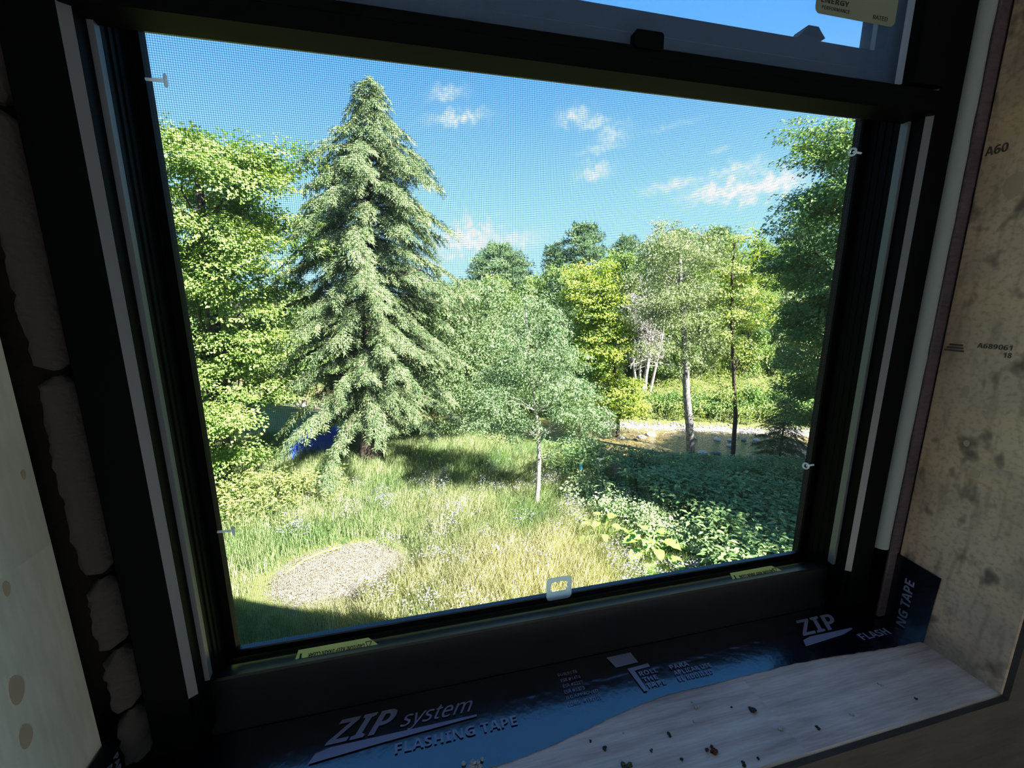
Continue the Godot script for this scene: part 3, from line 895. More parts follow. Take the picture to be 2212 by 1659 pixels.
# ------------------------------------------------------------------ ground, river, gravel
func terrain() -> void:
	rng.seed = 37
	var mb := MB.new()
	var xs := []
	var zs := []
	var x := -30.0
	while x <= 75.0:
		xs.append(x)
		x += 0.5 if (x > -8.0 and x < 20.0) else 1.5
	var z := -0.03
	while z >= -75.0:
		zs.append(z)
		z -= 0.4 if z > -22.0 else 1.5
	for i in xs.size():
		for j in zs.size():
			mb.vert(Vector3(xs[i], ground(xs[i], zs[j]), zs[j]), Vector3.UP, Vector2(xs[i], zs[j]))
	var w := zs.size()
	for i in xs.size():
		for j in w:
			var a := mb.v[mini(i + 1, xs.size() - 1) * w + j] - mb.v[maxi(i - 1, 0) * w + j]
			var b := mb.v[i * w + maxi(j - 1, 0)] - mb.v[i * w + mini(j + 1, w - 1)]
			var nn := b.cross(a).normalized()
			mb.n[i * w + j] = nn if nn.y > 0.0 else -nn
	for i in xs.size() - 1:
		for j in w - 1:
			var a := i * w + j
			mb.ix.append_array([a, a + 1, a + w, a + w, a + 1, a + w + 1])
	tag(struct("ground", mb, M.soil), "earth of the garden and the slope beyond the river", "")
	# river
	var along := Vector3(0.923, 0, 0.385)
	var off := Vector3(0.385, 0, -0.923)
	var o := Vector3(9.2, -1.98, -16.7)
	mb = MB.new()
	mb.quad(Vector3(-30, -1.98, -8), Vector3(70, -1.98, -8), Vector3(70, -1.98, -60), Vector3(-30, -1.98, -60))
	tag(struct("river", mb, M.water), "shallow brown river behind the garden", "")
	# gravel bar: too many stones to count
	var sm := MB.new()
	sm.lump(Vector3.ZERO, Vector3(1, 0.6, 0.9), 5, 0.18)
	var stone_mesh := sm.mesh(vc(M.stone))
	var xf := []
	var cols := PackedColorArray()
	for i in 4200:
		var t := rng.randf_range(-1.5, 16.0)
		var s := 4.25 + rng.randfn(0.0, 0.24)
		if rng.randf() < 0.05: s = rng.randf_range(2.6, 4.2)
		var p := o + along * t + off * s
		p.y = maxf(ground(p.x, p.z), -2.0) + 0.01
		var r := rng.randf_range(0.025, 0.075)
		xf.append(Transform3D(Basis.from_euler(Vector3(rng.randf() * 0.4, rng.randf() * TAU, rng.randf() * 0.4)).scaled(Vector3(r, r * 0.8, r) * 1.0), p))
		var g := rng.randf_range(0.20, 0.44)
		cols.append(Color(g, g * 0.94, g * 0.93))
	var gb := swarm("gravel", stone_mesh, xf, cols, self)
	tag(gb, "pale gravel bar along the far edge of the brown river", "gravel")
	var rocks := [[15.0, -16.95, 0.22], [15.6, -16.75, 0.16], [16.25, -16.55, 0.18], [15.0, -16.0, 0.2], [11.45, -18.2, 0.24], [12.15, -18.5, 0.34], [14.0, -17.4, 0.13], [10.4, -18.3, 0.2], [13.0, -15.5, 0.3], [13.6, -15.3, 0.25], [16.9, -16.4, 0.2], [11.0, -18.0, 0.15]]
	rocks.sort_custom(func(a, b): return a[0] / (0.48 - a[1]) < b[0] / (0.48 - b[1]))      # from left to right as seen from the window
	var n := 0
	for r in rocks:
		var rk := MB.new()
		rk.lump(Vector3.ZERO, Vector3(r[2], r[2] * 0.45, r[2] * 0.7), 100 + n, 0.16)
		var m := part("river_rock", rk, M.wet_stone if n % 3 == 1 else M.stone, self)
		m.position = Vector3(r[0], -1.95, r[1])
		m.rotation.y = n * 1.3
		tag(m, "rock standing out of the shallow brown river, %s" % (NTH[n] if n < rocks.size() - 1 else "rightmost"), "rock", "rocks in the river")
		n += 1

func vc(m: StandardMaterial3D) -> StandardMaterial3D:
	var c: StandardMaterial3D = m.duplicate()
	c.albedo_color = Color.WHITE
	c.vertex_color_use_as_albedo = true
	return c

# ------------------------------------------------------------------ leaves
func rdir(flat := 1.0) -> Vector3:
	var d := Vector3(rng.randfn(), rng.randfn() * flat, rng.randfn())
	return d.normalized() if d.length() > 0.01 else Vector3.UP

func sprays() -> void:
	rng.seed = 39
	var mb := MB.new()      # broad leaves in a flat, drooping fan
	for i in 26:
		var p := Vector3(rng.randf_range(-0.02, 0.42), rng.randf_range(-0.07, 0.07), rng.randf_range(-0.22, 0.22))
		var d := Vector3(0.7, rng.randf_range(-0.6, 0.1), p.z * 3.0 + rng.randfn() * 0.35).normalized()
		mb.leaf(p, d, (Vector3.UP + rdir() * 0.4).normalized(), rng.randf_range(0.055, 0.095), rng.randf_range(0.045, 0.075))
	S.maple = mb.mesh(M.leaf)
	mb = MB.new()           # small leaves on hanging twigs
	for i in 26:
		var p := Vector3(rng.randf_range(0, 0.4), 0, rng.randf_range(-0.13, 0.13))
		p.y = -p.x * p.x * 1.2 + rng.randf_range(-0.06, 0.06)
		mb.leaf(p, (Vector3(0.5, -0.7, 0) + rdir() * 0.7).normalized(), rdir(), rng.randf_range(0.04, 0.062), rng.randf_range(0.03, 0.045))
	S.birch = mb.mesh(M.leaf)
	mb = MB.new()           # needles: a twig with side twigs, drooping
	for i in 46:
		var t := rng.randf()
		var p := Vector3(t * 0.34, -t * t * 0.10, rng.randf_range(-0.05, 0.05))
		var sd := -1.0 if i % 2 == 0 else 1.0
		var d := Vector3(0.6, rng.randf_range(-0.7, 0.1), sd * rng.randf_range(0.1, 0.9)).normalized()
		mb.leaf(p, d, (Vector3.UP + rdir() * 0.8).normalized(), rng.randf_range(0.05, 0.11), rng.randf_range(0.010, 0.017))
	S.needle = mb.mesh(M.needle)
	mb = MB.new()           # far leaves
	for i in 26:
		var p := rdir(0.8) * rng.randf_range(0.05, 0.42)
		mb.leaf(p, (rdir() + Vector3(0, -0.4, 0)).normalized(), (Vector3.UP + rdir() * 0.7).normalized(), rng.randf_range(0.11, 0.17), rng.randf_range(0.09, 0.13))
	S.far = mb.mesh(M.leaf)
	mb = MB.new()           # far needles, brushes pointing up
	for i in 30:
		var p := Vector3(rng.randf_range(0, 0.6), rng.randf_range(-0.1, 0.1), rng.randf_range(-0.2, 0.2))
		mb.leaf(p, (Vector3(0.6, 0.5, 0) + rdir() * 0.6).normalized(), rdir(), rng.randf_range(0.16, 0.28), rng.randf_range(0.03, 0.05))
	S.far_needle = mb.mesh(M.needle)
	mb = MB.new()           # grass tuft
	for i in 22:
		var a := rng.randf() * TAU
		var lean := Vector3(cos(a), 0, sin(a)) * rng.randf_range(0.05, 0.34)
		mb.blade(Vector3(rng.randfn() * 0.08, 0, rng.randfn() * 0.08), lean, rng.randf_range(0.28, 0.66), rng.randf_range(0.006, 0.012))
	S.grass = mb.mesh(M.grass)
	mb = MB.new()           # leafy weed
	for i in 4:
		var a := rng.randf() * TAU
		mb.blade(Vector3.ZERO, Vector3(cos(a), 0, sin(a)) * 0.12, rng.randf_range(0.4, 0.7), 0.012)
	for i in 26:
		var h := rng.randf_range(0.1, 0.7)
		var a := rng.randf() * TAU
		var d := Vector3(cos(a), rng.randf_range(-0.3, 0.4), sin(a)).normalized()
		mb.leaf(Vector3(cos(a), 0, sin(a)) * rng.randf_range(0.0, 0.10) + Vector3.UP * h, d, (Vector3.UP + rdir() * 0.4).normalized(), rng.randf_range(0.07, 0.14), rng.randf_range(0.035, 0.06))
	S.weed = mb.mesh(M.leaf)
	mb = MB.new()           # flower heads on a thin stem's top
	for i in 9:
		var p := Vector3(rng.randfn() * 0.08, rng.randf_range(-0.08, 0.06), rng.randfn() * 0.08)
		for j in 5:
			var a := TAU * j / 5.0
			mb.leaf(p, Vector3(cos(a), 0.4, sin(a)).normalized(), Vector3.UP, 0.014, 0.010)
	S.flower = mb.mesh(M.petal)
	mb = MB.new()           # short cut straw
	for i in 12:
		var a := rng.randf() * TAU
		mb.leaf(Vector3(rng.randfn() * 0.07, rng.randf_range(0.0, 0.03), rng.randfn() * 0.07), Vector3(cos(a), rng.randf_range(0.0, 0.45), sin(a)).normalized(), Vector3.UP, rng.randf_range(0.06, 0.14), 0.007)
	S.straw = mb.mesh(M.grass)

func facing(x: Vector3, up: Vector3, s: float) -> Basis:
	var xa := x.normalized()
	var za := xa.cross(up)
	if za.length() < 0.01: za = xa.cross(Vector3(0.3, 0.1, 0.9))
	za = za.normalized()
	return Basis(xa * s, za.cross(xa) * s, za * s)

func tint(a: Color, b: Color) -> Color:
	var c := a.lerp(b, clampf(rng.randfn(0.5, 0.3), 0.0, 1.0))
	var k := rng.randf_range(0.8, 1.2)
	return Color(c.r * k, c.g * k, c.b * k)

func leaf_tint(a: Color, b: Color) -> Color:
	var c := tint(a, b)
	return Color(c.r * 0.94, c.g, c.b * 1.04)

# broadleaf tree: blobs are [centre, radii, number of pads]; everything relative to the base
func broadleaf(called: String, label: String, group: String, base: Vector3, o: Dictionary) -> Node3D:
	rng.seed = hash(label)
	var t := thing(called, label, "shrub" if called in ["shrub", "leafy_bush"] else "tree", base, group)
	var trunk: Array = o.trunk
	var rad := []
	for i in trunk.size():
		rad.append(lerpf(o.r, o.r * 0.35, float(i) / maxf(1.0, trunk.size() - 1.0)))
	var mb := MB.new()
	mb.tube(trunk, rad, 12)
	part("trunk", mb, o.bark, t)
	var br := MB.new()
	var xf := []
	var cols := PackedColorArray()
	for b in o.blobs:
		for k in int(b[2]):
			var d := rdir(0.9)
			var p: Vector3 = b[0] + d * b[1] * pow(rng.randf_range(0.25, 1.0), 0.5)
			# a limb from the trunk's nearest lower joint
			var j0: Vector3 = trunk[0]
			for q in trunk:
				if q.y < p.y - 0.25 * (Vector2(q.x, q.z) - Vector2(p.x, p.z)).length(): j0 = q
			if k % 2 == 0:
				var midp: Vector3 = j0.lerp(p, 0.55) + Vector3(rng.randfn(), rng.randfn() + 0.5, rng.randfn()) * 0.08 * j0.distance_to(p)
				var r0: float = clampf(o.r * 0.16, 0.012, 0.05)
				br.tube([j0, midp, p], [r0, r0 * 0.6, r0 * 0.2], 5)
			var flat: float = o.flat
			var pr: float = o.pad * rng.randf_range(0.65, 1.3)
			var outward := Vector3(d.x, 0, d.z)
			for s in int(o.sprays * rng.randf_range(0.7, 1.3)):
				var q := rdir(1.0) * pow(rng.randf(), 0.4)
				var at := p + Vector3(q.x, q.y * flat, q.z) * pr - Vector3.UP * pr * 0.25 * (q.x * q.x + q.z * q.z)
				var dir := Vector3(q.x, -0.15, q.z) + outward * 0.5 + rdir() * 0.4
				var sc: float = o.size * rng.randf_range(0.75, 1.25)
				xf.append(Transform3D(facing(dir, (Vector3.UP + outward * 0.35 + rdir() * 0.3).normalized(), sc), at))
				cols.append(leaf_tint(o.c0, o.c1))
	if br.v.size(): part("branches", br, o.bark, t).set_meta("kind", "stuff")
	swarm("foliage", o.mesh, xf, cols, t)
	return t

# conifer: profile is a list of (height, radius)
func conifer(called: String, label: String, group: String, base: Vector3, o: Dictionary) -> Node3D:
	rng.seed = hash(label)
	var t := thing(called, label, "tree", base, group)
	var prof: Array = o.profile
	var h: float = prof[prof.size() - 1].x
	var lean: Vector3 = o.get("lean", Vector3.ZERO)
	var mb := MB.new()
	var path := []
	var rad := []
	for i in 9:
		var f := i / 8.0
		path.append(Vector3(0, h * f, 0) + lean * f)
		rad.append(o.r * (1.0 - 0.97 * f) * (1.35 if i == 0 else 1.0) + 0.006)
	mb.tube(path, rad, 12)
	part("trunk", mb, o.bark, t)
	var br := MB.new()
	var xf := []
	var cols := PackedColorArray()
	var n: int = o.boughs
	var lowest: float = prof[0].x
	for k in n:
		var f := (k + rng.randf()) / n
		var y := lerpf(lowest, h, 1.0 - pow(1.0 - f, 1.25) if o.get("even", false) else f)
		var r := 0.0
		for i in prof.size() - 1:
			if y >= prof[i].x and y <= prof[i + 1].x:
				r = lerpf(prof[i].y, prof[i + 1].y, (y - prof[i].x) / maxf(0.001, prof[i + 1].x - prof[i].x))
		r *= rng.randf_range(0.62, 1.12) if not o.has("wild") else rng.randf_range(0.42, 1.15)
		var an := k * 2.39996 + rng.randf() * 0.5
		if o.has("wild"):      # uneven outline: some sides and heights reach further
			r *= 1.0 + 0.45 * patch.get_noise_3d(cos(an) * 9.0, y * 5.0, sin(an) * 9.0)
		var dir := Vector3(cos(an), 0, sin(an))
		var rise: float = o.rise
		var droop: float = o.droop * rng.randf_range(0.7, 1.3)
		var root := Vector3(0, y, 0) + lean * (y / h)
		var pts := []
		var rr := []
		for i in 5:
			var u := i / 4.0
			pts.append(root + dir * r * u + Vector3.UP * r * (rise * u - droop * u * u))
			rr.append(maxf(0.004, 0.014 * (1.1 - u) * r))
		br.tube(pts, rr, 4)
		var steps := maxi(2, int(r / o.step))
		for i in steps + 1:
			var u := lerpf(o.get("inner", 0.18), 1.0, float(i) / steps)
			var p := root + dir * r * u + Vector3.UP * r * (rise * u - droop * u * u)
			for side in [-1.0, 0.0, 1.0]:
				if side == 0.0 and u < 0.6: continue
				var d2: Vector3 = dir + dir.cross(Vector3.UP) * side * rng.randf_range(0.6, 1.3) + Vector3(0, -o.hang * rng.randf_range(0.4, 1.3), 0) + rdir() * 0.2
				xf.append(Transform3D(facing(d2, (Vector3.UP + rdir() * 0.35).normalized(), o.size * rng.randf_range(0.75, 1.3)), p + rdir() * 0.05))
				cols.append(leaf_tint(o.c0, o.c1))
	part("branches", br, o.bark, t).set_meta("kind", "stuff")
	swarm("foliage", o.mesh, xf, cols, t)
	return t

func up_path(h: float, lean := Vector3.ZERO, n := 5) -> Array:
	var out := []
	for i in n + 1:
		var f := float(i) / n
		out.append(Vector3(0, h * f, 0) + lean * f * f + Vector3(sin(f * 5.0), 0, cos(f * 4.0) - 1.0) * 0.02 * h)
	return out

func trees() -> void:
	# the big maple on the left, in broad layers
	broadleaf("maple_tree", "large bright green maple in leafy layers at the left window edge", "", Vector3(-5.3, 0, -11.9), {"r": 0.22, "bark": M.bark, "trunk": up_path(8.8, Vector3(0.6, 0, 0)), "flat": 0.30, "pad": 0.72, "sprays": 50, "size": 0.95, "mesh": S.maple,
		"c0": Color(0.10, 0.19, 0.04), "c1": Color(0.27, 0.36, 0.10),
		"blobs": [[Vector3(0.4, 7.7, 0), Vector3(2.9, 1.9, 2.0), 40], [Vector3(-0.2, 5.0, 0.4), Vector3(2.9, 1.7, 2.0), 34], [Vector3(-0.2, 2.8, 0.5), Vector3(2.5, 1.4, 2.0), 28], [Vector3(-0.7, 1.2, 0.4), Vector3(1.6, 0.8, 1.6), 14]]})
	# the big drooping spruce in the middle
	conifer("spruce_tree", "tall grey-green spruce with drooping boughs and a thick trunk", "", Vector3(-1.49, 0, -12.92), {"r": 0.33, "bark": M.bark, "lean": Vector3(0.72, 0, 0), "boughs": 240, "rise": 0.24, "droop": 0.48, "hang": 0.7, "step": 0.13, "size": 1.15, "wild": true, "mesh": S.needle,
		"c0": Color(0.08, 0.13, 0.055), "c1": Color(0.20, 0.26, 0.12),
		"profile": [Vector2(1.6, 2.2), Vector2(2.2, 2.5), Vector2(4.3, 2.6), Vector2(5.8, 2.6), Vector2(7.0, 2.55), Vector2(8.2, 2.5), Vector2(9.1, 2.0), Vector2(9.8, 1.25), Vector2(10.4, 0.5), Vector2(11.1, 0.08)]})
	# soft olive tree between spruce and birch
	broadleaf("willow_tree", "soft olive-green bushy tree between the tall spruce and the birch", "", Vector3(1.9, 0, -15.0), {"r": 0.14, "bark": M.bark, "trunk": up_path(5.2), "flat": 0.8, "pad": 0.75, "sprays": 46, "size": 1.25, "mesh": S.birch,
		"c0": Color(0.11, 0.18, 0.08), "c1": Color(0.22, 0.30, 0.14),
		"blobs": [[Vector3(0.0, 4.5, 0), Vector3(2.0, 1.7, 1.5), 34], [Vector3(0.1, 2.4, 0.2), Vector3(2.3, 1.8, 1.6), 40]]})
	# the young birch in the meadow
	broadleaf("birch_tree", "young white-stemmed birch with small pale leaves standing in the meadow", "", Vector3(2.83, 0, -8.78), {"r": 0.062, "bark": M.white_bark, "trunk": up_path(5.0, Vector3(-0.15, 0, 0), 8), "flat": 0.7, "pad": 0.36, "sprays": 19, "size": 0.85, "mesh": S.birch,
		"c0": Color(0.10, 0.18, 0.08), "c1": Color(0.25, 0.34, 0.18),
		"blobs": [[Vector3(-0.1, 4.4, 0), Vector3(0.75, 1.0, 0.7), 22], [Vector3(-0.05, 3.2, 0), Vector3(1.35, 1.0, 1.1), 38], [Vector3(1.2, 2.35, 0.1), Vector3(0.6, 0.4, 0.5), 12], [Vector3(-1.0, 2.5, 0.1), Vector3(0.6, 0.4, 0.5), 10]]})
	# slender yellow-green tree on the bank
	broadleaf("boxelder_tree", "slender bright yellow-green tree leaning beside the river", "", Vector3(9.12, -1.2, -16.5), {"r": 0.09, "bark": M.bark, "trunk": up_path(7.4, Vector3(-1.7, 0, 0)), "flat": 0.55, "pad": 0.5, "sprays": 36, "size": 1.0, "mesh": S.maple,
		"c0": Color(0.16, 0.27, 0.05), "c1": Color(0.40, 0.46, 0.08),
		"blobs": [[Vector3(-0.2, 2.0, 0), Vector3(1.0, 1.3, 0.9), 22], [Vector3(-0.8, 4.2, 0), Vector3(1.15, 1.4, 1.0), 28], [Vector3(-1.5, 6.3, 0), Vector3(1.05, 1.6, 1.0), 28]]})
	# two thin tall trees in front of the river
	broadleaf("ash_tree", "tall thin grey tree with a feathery crown, thicker of two by the river", "", Vector3(12.03, -1.6, -15.02), {"r": 0.19, "bark": M.grey_bark, "trunk": [Vector3(0.08, -0.8, 0), Vector3(-0.22, 1.3, 0), Vector3(-0.5, 2.7, 0.0), Vector3(-0.72, 4.5, 0), Vector3(-0.95, 5.9, 0), Vector3(-1.2, 7.2, 0), Vector3(-1.35, 8.6, 0)], "flat": 0.7, "pad": 0.5, "sprays": 20, "size": 1.2, "mesh": S.birch,
		"c0": Color(0.16, 0.22, 0.10), "c1": Color(0.32, 0.37, 0.20),
		"blobs": [[Vector3(-1.3, 8.3, 0), Vector3(1.5, 1.7, 1.2), 44], [Vector3(-1.5, 6.6, 0), Vector3(1.6, 1.0, 1.2), 26], [Vector3(-1.6, 4.6, 0), Vector3(1.4, 1.2, 1.0), 9]]})
	broadleaf("poplar_tree", "tall thin tree with yellowing leaves, slimmer of two by the river", "", Vector3(13.84, -1.9, -14.52), {"r": 0.10, "bark": M.bark, "trunk": [Vector3(0, -0.2, 0), Vector3(-0.1, 2.0, 0), Vector3(-0.45, 4.0, 0), Vector3(-0.8, 6.0, 0), Vector3(-1.0, 7.8, 0), Vector3(-1.05, 9.2, 0)], "flat": 0.6, "pad": 0.42, "sprays": 11, "size": 0.95, "mesh": S.maple,
		"c0": Color(0.15, 0.26, 0.07), "c1": Color(0.38, 0.41, 0.11),
		"blobs": [[Vector3(-1.0, 8.6, 0), Vector3(1.2, 1.5, 1.0), 22], [Vector3(-0.8, 6.5, 0), Vector3(1.5, 1.4, 1.2), 26], [Vector3(-0.5, 4.2, 0), Vector3(1.2, 1.2, 1.0), 12]]})
	# the maple on the right, partly in shade
	broadleaf("maple_tree", "large dark green tree filling the right window edge", "", Vector3(11.6, 0, -8.0), {"r": 0.18, "bark": M.bark, "trunk": up_path(8.6, Vector3(-0.5, 0, 0)), "flat": 0.4, "pad": 0.6, "sprays": 44, "size": 0.95, "mesh": S.maple,
		"c0": Color(0.08, 0.17, 0.05), "c1": Color(0.24, 0.34, 0.10),
		"blobs": [[Vector3(-0.45, 8.4, 0), Vector3(1.9, 1.7, 1.6), 32], [Vector3(-0.65, 6.3, 0), Vector3(2.0, 1.6, 1.7), 36], [Vector3(-0.2, 4.2, 0), Vector3(1.65, 1.4, 1.5), 28], [Vector3(0.1, 2.4, 0), Vector3(1.35, 1.1, 1.3), 18]]})
	conifer("spruce_tree", "small dark young spruce at the river in front of the right-hand tree", "", Vector3(13.5, -0.95, -11.85), {"r": 0.05, "bark": M.bark, "boughs": 70, "rise": 0.15, "droop": 0.25, "hang": 0.25, "step": 0.12, "size": 0.85, "mesh": S.needle,
		"c0": Color(0.05, 0.10, 0.05), "c1": Color(0.11, 0.17, 0.08), "profile": [Vector2(0.15, 0.95), Vector2(0.8, 0.8), Vector2(1.7, 0.4), Vector2(2.5, 0.04)]})
	# two trees to the right of the window, out of the picture, that shade the river meadow
	for q in [[Vector3(12.7, 0, -3.0), 0], [Vector3(20.5, 0, -6.5), 1]]:
		broadleaf("maple_tree", "tall leafy maple right of the window, %s" % ["nearer the house", "farther from the house"][q[1]], "", q[0], {"r": 0.28, "bark": M.bark, "trunk": up_path(8.6), "flat": 0.45, "pad": 0.95, "sprays": 46, "size": 1.5, "mesh": S.maple,
			"c0": Color(0.08, 0.16, 0.035), "c1": Color(0.20, 0.30, 0.06), "blobs": [[Vector3(0, 6.6, 0), Vector3(3.6, 3.0, 3.3), 80], [Vector3(0, 3.6, 0), Vector3(3.4, 1.6, 3.1), 38]]})
	# the dead tree and the wood beyond the river
	var dead := thing("dead_tree", "bare grey dead tree with fine twigs beyond the river", "tree", Vector3(15.2, ground(15.2, -24.3), -24.3))
	var stems := MB.new()
	var twigs := MB.new()
	for k in 6:
		var a := Vector3(rng.randf_range(-0.7, 0.4), 0, rng.randf_range(-0.3, 0.3))
		var b := a + Vector3(rng.randf_range(-1.3, 1.3), rng.randf_range(6.0, 8.6), rng.randf_range(-0.6, 0.6))
		stems.tube([a, a.lerp(b, 0.5) + rdir() * 0.2, b], [0.10, 0.07, 0.02], 7)
		for i in 46:
			var f := rng.randf_range(0.3, 1.0)
			var p := a.lerp(b, f)
			var d := (rdir(0.4) + Vector3.UP * 0.55).normalized()
			var l := rng.randf_range(0.5, 1.7) * (1.2 - f * 0.5)
			twigs.tube([p, p + d * l * 0.5 + rdir() * 0.06, p + d * l], [0.028, 0.018, 0.009], 4)
			for j in 5:
				var e := p + d * l * rng.randf_range(0.3, 1.0)
				twigs.tube([e, e + (d + rdir() * 0.8).normalized() * rng.randf_range(0.25, 0.6)], [0.016, 0.008], 3)
	part("trunk", stems, M.dead_wood, dead)
	part("twigs", twigs, M.dead_wood, dead).set_meta("kind", "stuff")
	wood_beyond()

func wood_beyond() -> void:
	# [x, z, height, half width, kind, label]; kinds: 0 round leafy, 1 pine, 2 pointed spruce, 3 pale leafy
	var list := [
		[7.9, -37.5, 10.3, 3.6, 1, "broad rounded pine on the skyline right of the tall spruce"],
		[12.5, -35.5, 10.4, 1.3, 2, "narrow spruce on the skyline just left of the tallest far pine"],
		[15.0, -35.0, 11.8, 2.5, 1, "tallest far pine on the skyline in the middle of the view"],
		[20.4, -37.5, 10.6, 2.2, 1, "far pine on the skyline behind the dead grey tree"],
		[22.0, -34.0, 10.0, 2.6, 1, "far pine behind the feathery crown of the thin tree"],
		[28.0, -39.5, 10.6, 2.6, 0, "far leafy tree behind the slim yellowing tree"],
		[34.0, -42.0, 11.2, 2.6, 1, "far pine on the ridge between slim tree and right-hand tree"],
		[39.0, -40.0, 10.6, 3.4, 0, "far leafy tree on the ridge left of the right-hand tree"],
		[45.5, -41.0, 11.4, 3.4, 1, "far pine on the ridge behind the right-hand tree"],
		[52.0, -42.0, 12.0, 3.6, 0, "far leafy tree on the ridge at the far right"],
		[9.4, -33.0, 8.3, 2.0, 0, "leafy tree below the rounded far pine"],
		[4.0, -34.0, 8.2, 2.6, 0, "far leafy tree peeping out behind the olive tree"],
		[8.2, -28.5, 6.8, 2.2, 3, "pale green tree behind the birch crown"],
		[4.6, -26.5, 6.2, 2.0, 3, "pale bushy tree behind the olive tree across the river"],
		[10.2, -27.0, 8.2, 1.3, 2, "dark pointed spruce behind the leaning yellow-green tree"],
		[12.4, -26.5, 7.2, 1.8, 0, "leafy tree right behind the leaning yellow-green tree"],
		[18.0, -26.8, 7.0, 2.1, 0, "leafy tree behind the thin grey trunk across the river"],
		[21.5, -27.5, 7.4, 2.2, 3, "pale leafy tree between the two thin trunks across the river"],
		[25.5, -27.0, 7.2, 2.3, 0, "leafy tree right of the slim trunk across the river"],
		[29.5, -26.0, 7.2, 2.4, 3, "pale leafy tree across the river beside the right-hand tree"],
		[34.0, -27.0, 7.8, 2.4, 0, "leafy tree across the river behind the right-hand tree"],
		[16.6, -29.5, 8.4, 2.0, 3, "pale tall tree behind the dead grey tree"],
		[24.0, -31.5, 9.0, 2.4, 0, "tall leafy tree behind the two thin trunks"],
		[30.5, -32.0, 9.2, 2.6, 0, "tall leafy tree right of the two thin trunks"],
		[37.0, -33.0, 9.6, 2.8, 1, "tall pine behind the right-hand tree across the river"],
		[11.6, -31.0, 9.0, 2.0, 0, "leafy tree below the tallest far pine"],
		[6.3, -31.0, 8.4, 2.3, 0, "leafy tree behind the birch crown below the rounded far pine"],
		[13.8, -30.8, 8.6, 1.9, 0, "leafy tree between yellow-green tree and dead grey tree"],
		[17.4, -33.0, 10.2, 2.0, 0, "far leafy tree right of the tallest far pine"],
		[25.2, -36.2, 10.9, 2.5, 1, "far pine on the ridge between the two thin trees"],
		[31.0, -37.0, 11.0, 2.4, 0, "far leafy tree on the ridge right of the slim tree"],
		[36.4, -38.0, 11.2, 2.6, 0, "far leafy tree on the ridge, second left of the right-hand tree"],
		[-10.5, -22.0, 7.4, 2.6, 0, "leafy tree behind the left maple, at the view's left"],
		[-6.0, -24.0, 7.0, 2.6, 0, "leafy tree behind the gap between maple and tall spruce"],
		[-1.5, -25.0, 6.6, 2.4, 3, "pale leafy tree hidden behind the tall spruce"],
		[2.0, -27.5, 6.4, 2.4, 0, "leafy tree behind spruce and olive tree"]]
	var proto := {}
	for q in list:
		var base := Vector3(q[0], ground(q[0], q[1]) - 0.1, q[1])
		var t: Node3D
		if q[4] == 1 or q[4] == 2:
			var h: float = q[2]
			var r: float = q[3]
			var prof := [Vector2(h * 0.12, r * 0.8), Vector2(h * 0.4, r), Vector2(h * 0.68, r * 0.85), Vector2(h * 0.88, r * 0.5), Vector2(h, 0.1)]
			if q[4] == 2: prof = [Vector2(0.4, r), Vector2(h * 0.3, r * 0.85), Vector2(h * 0.7, r * 0.42), Vector2(h, 0.05)]
			t = conifer("pine_tree" if q[4] == 1 else "spruce_tree", q[5], "trees beyond the river", base, {"r": 0.16, "bark": M.bark, "boughs": int(34 + h * r * 2.6), "rise": 0.25 if q[4] == 1 else 0.05, "droop": 0.12 if q[4] == 1 else 0.25, "hang": -0.25 if q[4] == 1 else 0.2, "step": 0.34, "size": 1.15, "mesh": S.far_needle, "inner": 0.3,
				"c0": Color(0.07, 0.13, 0.065), "c1": Color(0.16, 0.24, 0.11), "profile": prof})
		else:
			var h: float = q[2]
			var r: float = q[3]
			var pale: bool = q[4] == 3
			t = broadleaf("broadleaf_tree", q[5], "trees beyond the river", base, {"r": 0.14, "bark": M.grey_bark, "trunk": up_path(h * 0.85), "flat": 0.6, "pad": 0.85, "sprays": 15, "size": 1.0, "mesh": S.far,
				"c0": Color(0.15, 0.20, 0.09) if pale else Color(0.10, 0.18, 0.06), "c1": Color(0.29, 0.35, 0.18) if pale else Color(0.24, 0.33, 0.10),
				"blobs": [[Vector3(0, h * 0.72, 0), Vector3(r * 0.8, h * 0.26, r * 0.8), 26], [Vector3(0, h * 0.38, 0), Vector3(r, h * 0.28, r), 34]]})
	# bushes on the far bank
	var r3 := RandomNumberGenerator.new()
	r3.seed = 53
	for i in 16:
		var s := r3.randf_range(5.6, 7.6)
		var along := -7.5 + i * 1.55
		var p := Vector3(9.2, 0, -16.7) + Vector3(0.923, 0, 0.385) * along + Vector3(0.385, 0, -0.923) * s
		p.y = ground(p.x, p.z)
		var h := r3.randf_range(0.9, 1.7)
		broadleaf("shrub", "low green shrub on the far bank above the gravel, %s" % NTH[i], "shrubs on the far bank", p, {"r": 0.03, "bark": M.bark, "trunk": up_path(h * 0.6), "flat": 0.7, "pad": 0.42, "sprays": 12, "size": 0.8, "mesh": S.far,
			"c0": Color(0.10, 0.20, 0.06), "c1": Color(0.24, 0.34, 0.12), "blobs": [[Vector3(0, h * 0.55, 0), Vector3(0.95, h * 0.45, 0.8), 16]]})

